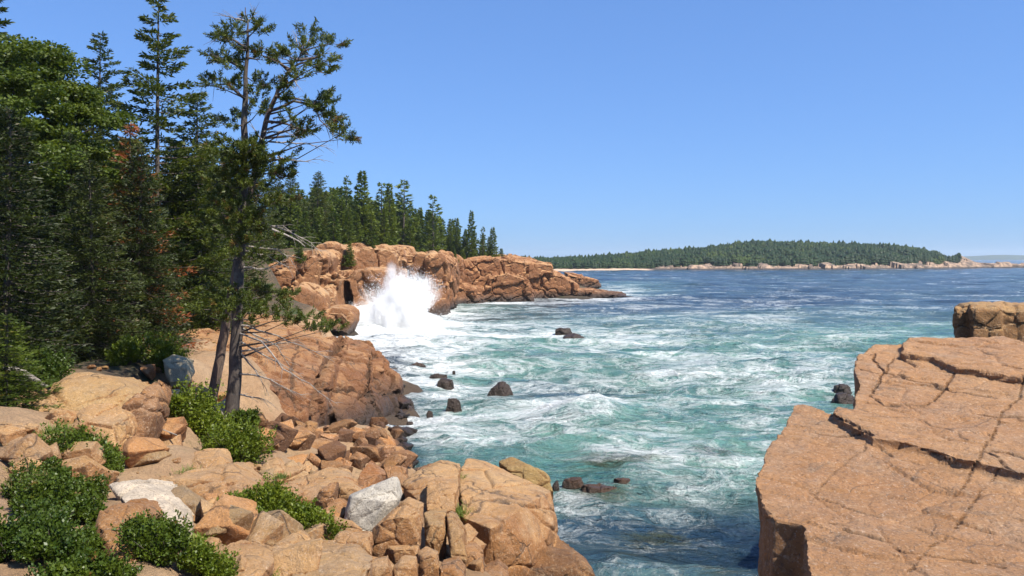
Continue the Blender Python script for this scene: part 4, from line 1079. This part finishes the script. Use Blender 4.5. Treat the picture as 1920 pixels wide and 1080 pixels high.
# ------------------------------------------------------------------ far headland
def headland():
    HYF = [(850, 479), (950, 477), (1000, 477), (1100, 474), (1180, 467), (1250, 461), (1330, 455), (1380, 447), (1420, 443), (1480, 445), (1560, 447), (1650, 450), (1720, 455), (1760, 463), (1800, 478), (1830, 492), (1860, 494), (1900, 498), (1925, 502)]
    fx = [h[0] for h in HYF]; fy = [h[1] for h in HYF]
    nx, ny = 420, 70
    u = np.linspace(850, 1930, nx); v = np.linspace(0, 1, ny)
    U, Vv = np.meshgrid(u, v, indexing='ij')
    Yf = np.interp(U, [850, 1050, 1240, 1500, 1700, 1820, 1930], [540, 575, 625, 640, 680, 740, 790])
    dep = np.interp(U, [850, 1300, 1700, 1850, 1930], [260, 300, 240, 110, 40])
    Yw = Yf + Vv * dep
    X = (U - 960) / F * Yw
    top = H - (np.interp(U, fx, fy) - HY) / F * (Yf + dep * .5) - np.interp(U, [850, 1000, 1780, 1800], [2, 9, 11, 0])   # ground below the tree tops
    top = np.maximum(top, 1.5)
    low = np.interp(U, [850, 1230, 1270, 1820, 1930], [1.2, 1.2, 3.4, 4.8, 3.0])
    prof = np.where(Vv < .14, np.sin(Vv / .14 * np.pi / 2) * low, low + (top - low) * np.sin(np.clip((Vv - .14) / .5, 0, 1) * np.pi / 2))
    prof = np.where(Vv > .8, prof * (1 - ((Vv - .8) / .2) ** 2) - 2 * (Vv > .95), prof)
    q = np.stack([X.ravel(), Yw.ravel(), np.zeros(X.size)], 1)
    f1, f2, idv = worley(q * np.array([.09, .05, 1]), 3)
    rocky = np.interp(U, [850, 1220, 1260, 1930], [0.1, 0.15, 1, 1]).ravel()
    z = prof.ravel() + rocky * (Vv.ravel() < .3) * ((idv - .5) * 4.5 + 1.2 * fbm(q * .2, 4, 3)) * np.clip(Vv.ravel() / .03, 0, 1) - .8 * (Vv.ravel() < .005)
    me = mesh_np('headland', np.stack([X.ravel(), Yw.ravel(), z], 1), np.array([(i * ny + j, (i + 1) * ny + j, (i + 1) * ny + j + 1, i * ny + j + 1) for i in range(nx - 1) for j in range(ny - 1)]), False)
    at = me.attributes.new('rocky', 'FLOAT', 'POINT')
    rk = (Vv.ravel() < .2) | (U.ravel() > 1790)
    at.data.foreach_set('value', rk.astype(np.float32))
    m = NT('headland')
    p = m.pos()
    n = m.noise(p, .18, 6, .7); n2 = m.noise(p, .03, 4, .6)
    rockc = m.mix(m.rng(n, .40, .56), (0.40, 0.27, 0.18), (0.11, 0.08, 0.06))
    rockc = m.mix(m.rng(m.sep(p)[2], 1.6, .8), rockc, (0.05, 0.04, 0.035))
    sx = m.sep(p)[0]
    rockc = m.mix(m.rng(sx, 105, 112, 1, 0), rockc, (0.50, 0.36, 0.25))
    grn = m.mix(m.rng(n2, .4, .6), (0.016, .03, .01), (.03, .045, .014))
    a = m.N('ShaderNodeAttribute', attribute_name='rocky').outputs['Fac']
    mt = m.finish(Base_Color=m.mix(a, grn, rockc), Roughness=.95, Normal=m.bump(n, 3.0, .8))
    o = link('headland', me, mt); tag(o, kind='structure')
    # wood
    rs = np.random.RandomState(3)
    Vs = []; Fs = []
    base = 0
    zz = z.reshape(nx, ny)
    N = 15000
    uu = rs.uniform(855, 1800, N); vv = .13 + .60 * rs.rand(N) ** 1.0
    extra = rs.uniform(1100, 1790, 700); uu = np.concatenate([uu, extra]); vv = np.concatenate([vv, rs.uniform(.13, .17, 700)])
    iu = np.clip(((uu - 850) / 1080 * (nx - 1)).astype(int), 0, nx - 1); iv = np.clip((vv * (ny - 1)).astype(int), 0, ny - 1)
    YY = Yw[iu, iv]; XX = (uu - 960) / F * YY; ZZ = zz[iu, iv]
    edge = np.interp(uu, [855, 950, 1680, 1740, 1800], [.5, .8, 1, .8, .5])
    hh = (3.2 + 5.2 * rs.rand(len(uu)) ** 1.6 + 2.5 * (rs.rand(len(uu)) > .93)) * edge
    for i in range(len(uu)):
        h = hh[i]; r = h * rs.uniform(.30, .46)
        round_ = rs.rand() < .75
        tiers = 3
        for t in range(tiers):
            z0 = h * (.10 + t * .27); rr = r * ((1 - t / tiers) if not round_ else (1 - (t / tiers) ** 2.4)) * 1.05
            k = 6; a0 = rs.rand() * 6
            ring = [(XX[i] + rr * (1 + rs.uniform(-.25, .25)) * math.cos(a0 + 6.283 * j / k), YY[i] + rr * math.sin(a0 + 6.283 * j / k), ZZ[i] + z0 + rs.uniform(-.4, .4)) for j in range(k)]
            Vs += ring + [(XX[i], YY[i], ZZ[i] + min(h, z0 + h * .42))]
            Fs += [(base + j, base + (j + 1) % k, base + k) for j in range(k)]
            base += k + 1
    o = link('far_wood', mesh_np('far_wood', Vs, Fs, True), ML_FAR)
    tag(o, 'dense spruce wood covering the far headland', 'wood', kind='stuff')
headland()

def far_ridge():
    xs = np.linspace(2600, 5200, 90)
    V = []; Fc = []
    for i, x in enumerate(xs):
        t = (x - 2600) / 2600
        h = 9 + 26 * math.sin(min(1, t * 2.2) * 1.57) + 3 * math.sin(x * .013)
        V += [(x, 5600, -1), (x, 5750, h), (x, 6100, -1)]
    for i in range(len(xs) - 1):
        for j in range(2): Fc.append((i * 3 + j, (i + 1) * 3 + j, (i + 1) * 3 + j + 1, i * 3 + j + 1))
    m = NT('hill'); n = m.noise(m.pos(), .01, 4)
    mt = m.finish(Base_Color=m.mix(n, (.02, .04, .02), (.04, .06, .03)), Roughness=1.0)
    o = link('hills', mesh_np('hills', V, Fc, True), mt); tag(o, kind='structure')
far_ridge()

# ------------------------------------------------------------------ water
def build_water():
    cx, cy = 0.0, -14.0
    nr, na = 820, 620
    r = 16.0 * (6500.0 / 16.0) ** (np.linspace(0, 1, nr))
    a = np.radians(np.linspace(-48, 62, na))
    R, A = np.meshgrid(r, a, indexing='ij')
    x = (cx + R * np.sin(A)).ravel(); y = (cy + R * np.cos(A)).ravel()
    q = np.stack([x, y, np.zeros(len(x))], 1)
    RR = R.ravel()
    # cell size limits what chop the mesh can carry
    def band(sc, amp, seed, octv=3):
        wl = 1 / sc; cell = RR * .0075
        fade = np.clip((wl / cell - 1.2) / 2, 0, 1)
        return amp * fade * fbm(q * sc, seed, octv)
    w = fbm(q * .02, 3, 2) * 14
    swell = .32 * np.sin((y * .9 + x * -.25 + w) * 2 * np.pi / 26) * np.clip((RR - 10) / 40, .3, 1)
    z = swell + band(np.array([.05, .11, 1]), .55, 1) if False else swell
    z = z + .75 * fbm(q * np.array([.045, .11, 1]), 1, 3)
    s2 = (1 - np.abs(fbm(q * np.array([.14, .3, 1]), 21, 3))) ** 2
    z = z + band(.25, 1, 2) * 0 + (s2 - .6) * .55 * np.clip((1 / .3 / (RR * .0075) - 1) / 3, 0, 1)
    s3 = (1 - np.abs(fbm(q * np.array([.5, .9, 1]), 23, 3))) ** 2
    z = z + (s3 - .6) * .22 * np.clip((1.1 / (RR * .0075) - 1) / 3, 0, 1)
    z = z * np.clip(1.15 - np.maximum(y - 350, 0) / 700, .15, 1) * np.where(y > 120, .8, 1.0)
    px = 960 + x / np.maximum(y, 1) * F; py = HY + F * H / np.maximum(y, 5)
    # surf height against rock
    def dist_poly(P):
        best = np.full(len(x), 1e9)
        for (x0, y0), (x1, y1) in zip(P[:-1], P[1:]):
            ex, ey = x1 - x0, y1 - y0
            t = np.clip(((x - x0) * ex + (y - y0) * ey) / (ex * ex + ey * ey), 0, 1)
            best = np.minimum(best, np.hypot(x - x0 - t * ex, y - y0 - t * ey))
        return best
    shore = dist_poly(CP)
    def G(px0, py0, wx, wy, rot=0):
        dx = (px - px0); dy = (py - py0)
        c, s = math.cos(rot), math.sin(rot)
        u = dx * c + dy * s; v = -dx * s + dy * c
        return np.exp(-(u / wx) ** 2 - (v / wy) ** 2)
    near = np.clip((y - 28) / 25, 0, 1)
    foam = .62 * np.exp(-shore / (3.0 + y * .035)) * (.35 + .65 * near)
    foam += 1.3 * G(735, 610, 95, 32) + .55 * G(800, 640, 110, 45) + .45 * G(790, 720, 80, 80) + .35 * G(870, 800, 90, 60)
    foam += .42 * G(950, 622, 160, 16) + .75 * G(1095, 762, 62, 20) + .34 * G(1010, 790, 90, 40, -.4)
    foam += .40 * G(1230, 640, 220, 26, -.12) + .34 * G(1350, 700, 220, 22) + .36 * G(1560, 690, 90, 40) + .22 * G(1250, 760, 250, 90) + .55 * G(1150, 545, 60, 8) + .4 * G(960, 568, 150, 6)
    foam += .28 * G(1180, 860, 130, 30, .2) + .24 * G(1300, 910, 70, 50, .5) + .30 * G(1440, 800, 60, 90) + .35 * G(1085, 915, 45, 22) + .32 * G(1230, 992, 70, 10) + .18 * G(1180, 1050, 140, 16) + .2 * G(1330, 980, 60, 10)
    foam += .20 * G(1250, 592, 300, 10, -.1) + .12 * G(1150, 640, 500, 70) + .25 * G(1240, 575, 160, 4, -.06) + .16 * G(1450, 600, 200, 6)
    foam += .30 * np.clip((12 - np.abs(y - np.interp(px, [1200, 1500, 1700, 1850, 1930], [625, 640, 680, 740, 790]) + 5)) / 12, 0, 1) * (px > 1650)
    foam -= .22 * G(1200, 1000, 260, 70) + .10 * np.clip((y - 200) / 60, 0, 1)
    turq = 1.1 * np.clip((py - 572) / 60, 0, 1) * np.clip((960 - py) / 90, 0, 1) * np.clip((px - 740) / 120, 0, 1)
    turq *= (1 - .8 * G(1050, 725, 170, 26)) * (1 - .5 * G(900, 590, 200, 14)) 
    turq += .5 * G(880, 575, 90, 10) + .5 * G(1180, 542, 90, 12) + .22 * G(1250, 1060, 150, 30)
    turq = np.clip(turq + .22 * fbm(q * .05, 9, 3), 0, 1)
    kelp = .9 * G(1170, 868, 90, 10) + .7 * G(1340, 858, 50, 8) + .6 * G(1120, 915, 70, 18) + .6 * G(1230, 975, 70, 10) + .5 * G(1340, 1055, 60, 12) + .5 * G(1170, 1015, 40, 12)
    lump = np.clip(foam, 0, 1.2) * np.clip(1.6 - RR / 160, .3, 1)
    z = z + lump * .22 * (fbm(q * 1.1, 30, 3) * .6 + .4) * np.clip((1 / (RR * .0075)) / 2, 0, 1)
    z += .9 * G(1095, 775, 90, 22) * 1.0 + 2.6 * G(735, 600, 70, 12) + 1.2 * G(680, 612, 60, 12)
    V = np.stack([x, y, z], 1)
    i = np.arange((nr - 1) * na).reshape(nr - 1, na)[:, :-1].ravel()
    Fc = np.stack([i + na, i + na + 1, i + 1, i], 1)
    me = mesh_np('water', V, Fc, True)
    for nm, arr in (('foam', np.minimum(foam * .52, .39 + .55 * G(720, 608, 90, 28))), ('turq', turq), ('kelp', kelp)):
        at = me.attributes.new(nm, 'FLOAT', 'POINT'); at.data.foreach_set('value', arr.astype(np.float32))
    m = NT('sea_water')
    p = m.pos()
    af = m.N('ShaderNodeAttribute', attribute_name='foam').outputs['Fac']
    at = m.N('ShaderNodeAttribute', attribute_name='turq').outputs['Fac']
    ak = m.N('ShaderNodeAttribute', attribute_name='kelp').outputs['Fac']
    flat = m.mapping(p, (1, 1, 0))
    warp = m.N('ShaderNodeTexNoise', {'Vector': flat, 'Scale': .22, 'Detail': 3.0}).outputs['Color']
    pw = m.N('ShaderNodeVectorMath', {0: flat, 1: m.N('ShaderNodeVectorMath', {0: warp, 1: (3.2, 3.2, 0)}, operation='MULTIPLY').outputs[0]}, operation='ADD').outputs[0]
    def ridge(scale, det=5, rg=.6, ds=.6, anis=(1, 1, 1)):
        n = m.noise(m.mapping(pw, anis), scale, det, rg, ds)
        return m.math('SUBTRACT', 1.0, m.math('MULTIPLY', m.math('ABSOLUTE', m.math('SUBTRACT', n, .5)), 5.0), clamp=True)
    r1 = ridge(.28, 5, .6, .8, (.7, 1.2, 1)); r2 = ridge(.9, 6, .65, 1.0, (.75, 1.15, 1)); r3 = ridge(3.2, 5, .7, .6)
    big = m.noise(m.mapping(pw, (.5, 1.3, 1)), .12, 5, .6, .4)
    fine = m.noise(p, 7.0, 5, .75)
    lace = m.math('ADD', m.math('ADD', m.math('MULTIPLY', r1, .38), m.math('MULTIPLY', r2, .28)), m.math('MULTIPLY', r3, .11))
    lace = m.math('ADD', lace, m.math('MULTIPLY', m.math('SUBTRACT', big, .5), 1.15))
    lace = m.math('ADD', lace, m.math('MULTIPLY', m.math('SUBTRACT', fine, .5), .28))
    v = m.math('ADD', lace, m.math('MULTIPLY', af, .95))
    fm = m.rng(v, .58, 1.12, smooth=True)
    milk = m.rng(v, .15, .85)
    deep = m.mix(m.rng(big, .4, .6), (0.003, 0.018, 0.042), (0.006, 0.036, 0.085))
    teal = m.mix(m.rng(big, .35, .65), (0.025, 0.115, 0.108), (0.095, 0.255, 0.195))
    c = m.mix(at, deep, teal)
    c = m.mix(m.math('MULTIPLY', milk, m.rng(at, 0, .6, .08, .34)), c, (0.36, 0.47, 0.42))
    kn = m.rng(m.math('ADD', m.math('MULTIPLY', ak, 1.2), m.math('SUBTRACT', r2, .8)), .1, .7, 0, .8)
    c = m.mix(kn, c, (0.050, 0.055, 0.020))
    c = m.mix(fm, c, (0.74, 0.765, 0.76))
    hb = m.math('ADD', m.math('MULTIPLY', m.noise(m.mapping(p, (.6, 1.2, 1)), 1.3, 7, .62, .5), 1.0), m.math('ADD', m.math('MULTIPLY', lace, .8), m.math('MULTIPLY', fm, .15)))
    hb2 = m.noise(m.mapping(p, (.35, 1.0, 1)), .33, 6, .6, .3)
    hb3 = m.noise(m.mapping(p, (.3, 1.0, 1)), .09, 5, .6, .3)
    nrm = m.bump(hb, .34, 1.0, m.bump(hb2, 2.4, 1.0, m.bump(hb3, 8.0, 1.0)))
    mt = m.finish(Base_Color=c, Roughness=m.rng(fm, 0, 1, .13, .7), IOR=1.33, Normal=nrm)
    o = link('water', me, mt); tag(o, kind='structure')
build_water()

# ------------------------------------------------------------------ breaking wave spray
def spray():
    rs = np.random.RandomState(77)
    plumes = [  # base px, base py, height px, width px, n, lean
        (752, 600, 96, 40, 40000, 10), (716, 605, 66, 30, 20000, -4), (780, 585, 66, 28, 18000, 6), (690, 612, 42, 34, 14000, -6), (665, 600, 26, 30, 9000, 0),
        (745, 606, 60, 50, 16000, 2), (690, 618, 30, 60, 12000, 0), (740, 622, 34, 100, 26000, 0), (700, 625, 30, 70, 16000, 0), (650, 610, 28, 20, 5000, 0)]
    C = []; S = []
    for (bx, by, hp, wp, n, lean) in plumes:
        n = int(n * 1.25)
        t = rs.rand(n) ** 1.35
        ang = rs.uniform(0, 6.283, n)
        # filaments: droplets thrown along a limited set of jets
        nj = 38
        jet = rs.randint(0, nj, n)
        jx = rs.normal(0, .42, nj); jy = rs.normal(0, .42, nj); jh = rs.uniform(.45, 1.0, nj)
        tt = t * jh[jet] * 1.05
        wid = (.55 + .75 * t)
        px = bx + (jx[jet] * wid + rs.normal(0, .10 + .16 * t, n)) * wp + lean * t
        py = by - tt * hp + rs.normal(0, 2.0, n) * (1 + t)
        Y = 104 + (jy[jet] * wid) * 3.5 + rs.normal(0, .9, n)
        X = (px - 960) / F * Y; Z = H - (py - HY) / F * Y
        C.append(np.stack([X, Y, np.maximum(Z, -.2)], 1)); S.append(.022 + .045 * rs.rand(n) ** 4 * (1.2 - .6 * t))
    C = np.concatenate(C); S = np.concatenate(S)
    n = len(C)
    T = np.array([(1, 1, 1), (1, -1, -1), (-1, 1, -1), (-1, -1, 1)]) * .6
    jit = rs.uniform(.6, 1.4, (n, 4, 1))
    V = (C[:, None, :] + T[None] * jit * S[:, None, None]).reshape(-1, 3)
    b = (np.arange(n) * 4)[:, None]
    Fc = np.concatenate([b + np.array([[0, 1, 2]]), b + np.array([[0, 3, 1]]), b + np.array([[0, 2, 3]]), b + np.array([[1, 3, 2]])])
    m = NT('spray')
    b1 = m.N('ShaderNodeBsdfDiffuse', {'Color': (.98, .98, .98, 1)}); b2 = m.N('ShaderNodeBsdfTranslucent', {'Color': (.93, .94, .95, 1)})
    ms = m.N('ShaderNodeMixShader', {0: .5, 1: b1.outputs[0], 2: b2.outputs[0]}); m.t.links.new(ms.outputs[0], m.out.inputs[0])
    o = link('wave_spray', mesh_np('wave_spray', V, Fc), m.m)
    tag(o, 'white spray of a wave bursting against the cliff', 'spray', kind='stuff')
spray()

def mist():
    bm = bmesh.new(); bmesh.ops.create_cube(bm, size=1)
    me = bpy.data.meshes.new('spray_mist'); bm.to_mesh(me); bm.free()
    x0, x1 = -23.5, -8.5
    m = NT('spray_mist')
    p = m.pos(); sp = m.sep(p)
    u = m.rng(sp[0], x0, x1)
    fc = m.n.new('ShaderNodeFloatCurve'); m.t.links.new(u, fc.inputs['Value'])
    cv = fc.mapping.curves[0]
    prof = [(0, .02), (.10, .10), (.22, .24), (.34, .36), (.42, .52), (.50, .80), (.58, .92), (.66, .84), (.74, .55), (.86, .16), (1, .02)]
    cv.points[0].location = prof[0]; cv.points[1].location = prof[-1]
    for q in prof[1:-1]: cv.points.new(*q)
    fc.mapping.update()
    hgt = m.math('MULTIPLY', fc.outputs[0], 9.2)
    nz = m.N('ShaderNodeTexNoise', {'Vector': m.mapping(p, (1, 1, .55)), 'Scale': .55, 'Detail': 6.0, 'Roughness': .68, 'Distortion': .5}).outputs['Fac']
    f = m.math('SUBTRACT', 1.0, m.math('DIVIDE', m.math('ADD', sp[2], .2), m.math('ADD', hgt, .15)))
    dy = m.math('DIVIDE', m.math('SUBTRACT', sp[1], 104.0), 4.2)
    f = m.math('SUBTRACT', f, m.math('MULTIPLY', m.math('MULTIPLY', dy, dy), .55))
    f = m.math('ADD', f, m.math('MULTIPLY', m.math('SUBTRACT', nz, .5), 2.2))
    den = m.math('MULTIPLY', m.rng(f, .05, .9, 0, 1, smooth=True), 2.6)
    v = m.N('ShaderNodeVolumePrincipled', {'Color': (1.0, 1.0, 1.0, 1), 'Density': den, 'Anisotropy': .1})
    m.t.links.new(v.outputs[0], m.out.inputs['Volume'])
    o = link('spray_mist', me, m.m); o.scale = (x1 - x0, 9.6, 11.5); o.location = ((x0 + x1) / 2, 104, 5.0)
    tag(o, 'fine white mist drifting off the breaking wave', 'spray', kind='stuff')
mist()

# ------------------------------------------------------------------ haze
def haze():
    bm = bmesh.new(); bmesh.ops.create_cube(bm, size=1)
    me = bpy.data.meshes.new('haze'); bm.to_mesh(me); bm.free()
    m = NT('haze')
    v = m.N('ShaderNodeVolumePrincipled', {'Color': (.80, .90, 1.0, 1), 'Density': 0.00009, 'Anisotropy': .2})
    m.t.links.new(v.outputs[0], m.out.inputs['Volume'])
    o = link('haze', me, m.m); o.scale = (14000, 14000, 110); o.location = (0, 3000, 55 - 12)
    tag(o, 'thin blue sea haze', 'haze', kind='stuff')
haze()

# ------------------------------------------------------------------ sky, sun, camera
w = bpy.data.worlds.new('World'); scene.world = w; w.use_nodes = True
nt = w.node_tree; bg = nt.nodes['Background']
sky = nt.nodes.new('ShaderNodeTexSky'); sky.sky_type = 'NISHITA'; sky.sun_disc = False
sky.sun_elevation = math.radians(SUN_EL); sky.sun_rotation = math.radians(SUN_AZ)
sky.air_density = 1.0; sky.dust_density = 0.3; sky.ozone_density = 2.5; sky.altitude = 0
gm = nt.nodes.new('ShaderNodeGamma'); gm.inputs[1].default_value = .54
mx = nt.nodes.new('ShaderNodeMix'); mx.data_type = 'RGBA'; mx.blend_type = 'MULTIPLY'; mx.inputs[0].default_value = 1; mx.inputs[7].default_value = (.53, .88, 1.54, 1)
nt.links.new(sky.outputs[0], gm.inputs[0]); nt.links.new(gm.outputs[0], mx.inputs[6])
nt.links.new(mx.outputs[2], bg.inputs[0]); bg.inputs[1].default_value = 0.128
sd = bpy.data.lights.new('sun', 'SUN'); sd.energy = 4.8; sd.angle = math.radians(.53); sd.color = (1.0, .94, .82)
so = bpy.data.objects.new('sun', sd); COL.objects.link(so)
az, el = math.radians(SUN_AZ), math.radians(SUN_EL)
d = Vector((math.sin(az) * math.cos(el), math.cos(az) * math.cos(el), math.sin(el)))
so.rotation_euler = d.to_track_quat('Z', 'Y').to_euler(); so.location = d * 60

cd = bpy.data.cameras.new('camera'); cam = bpy.data.objects.new('camera', cd); COL.objects.link(cam)
cam.location = (0, 0, H); cam.rotation_euler = (math.radians(90), 0, 0)
cd.sensor_width = 36; cd.lens = 36 * F / 1920; cd.shift_y = -(540 - HY) / 1920
cd.clip_start = .1; cd.clip_end = 30000
scene.camera = cam
scene.view_settings.view_transform = 'Standard'; scene.view_settings.look = 'None'
scene.view_settings.exposure = 0.9; scene.view_settings.gamma = 1.0
scene.cycles.max_bounces = 10; scene.cycles.diffuse_bounces = 6; scene.cycles.glossy_bounces = 2; scene.cycles.transmission_bounces = 8
scene.cycles.volume_bounces = 6
scene.cycles.use_denoising = True
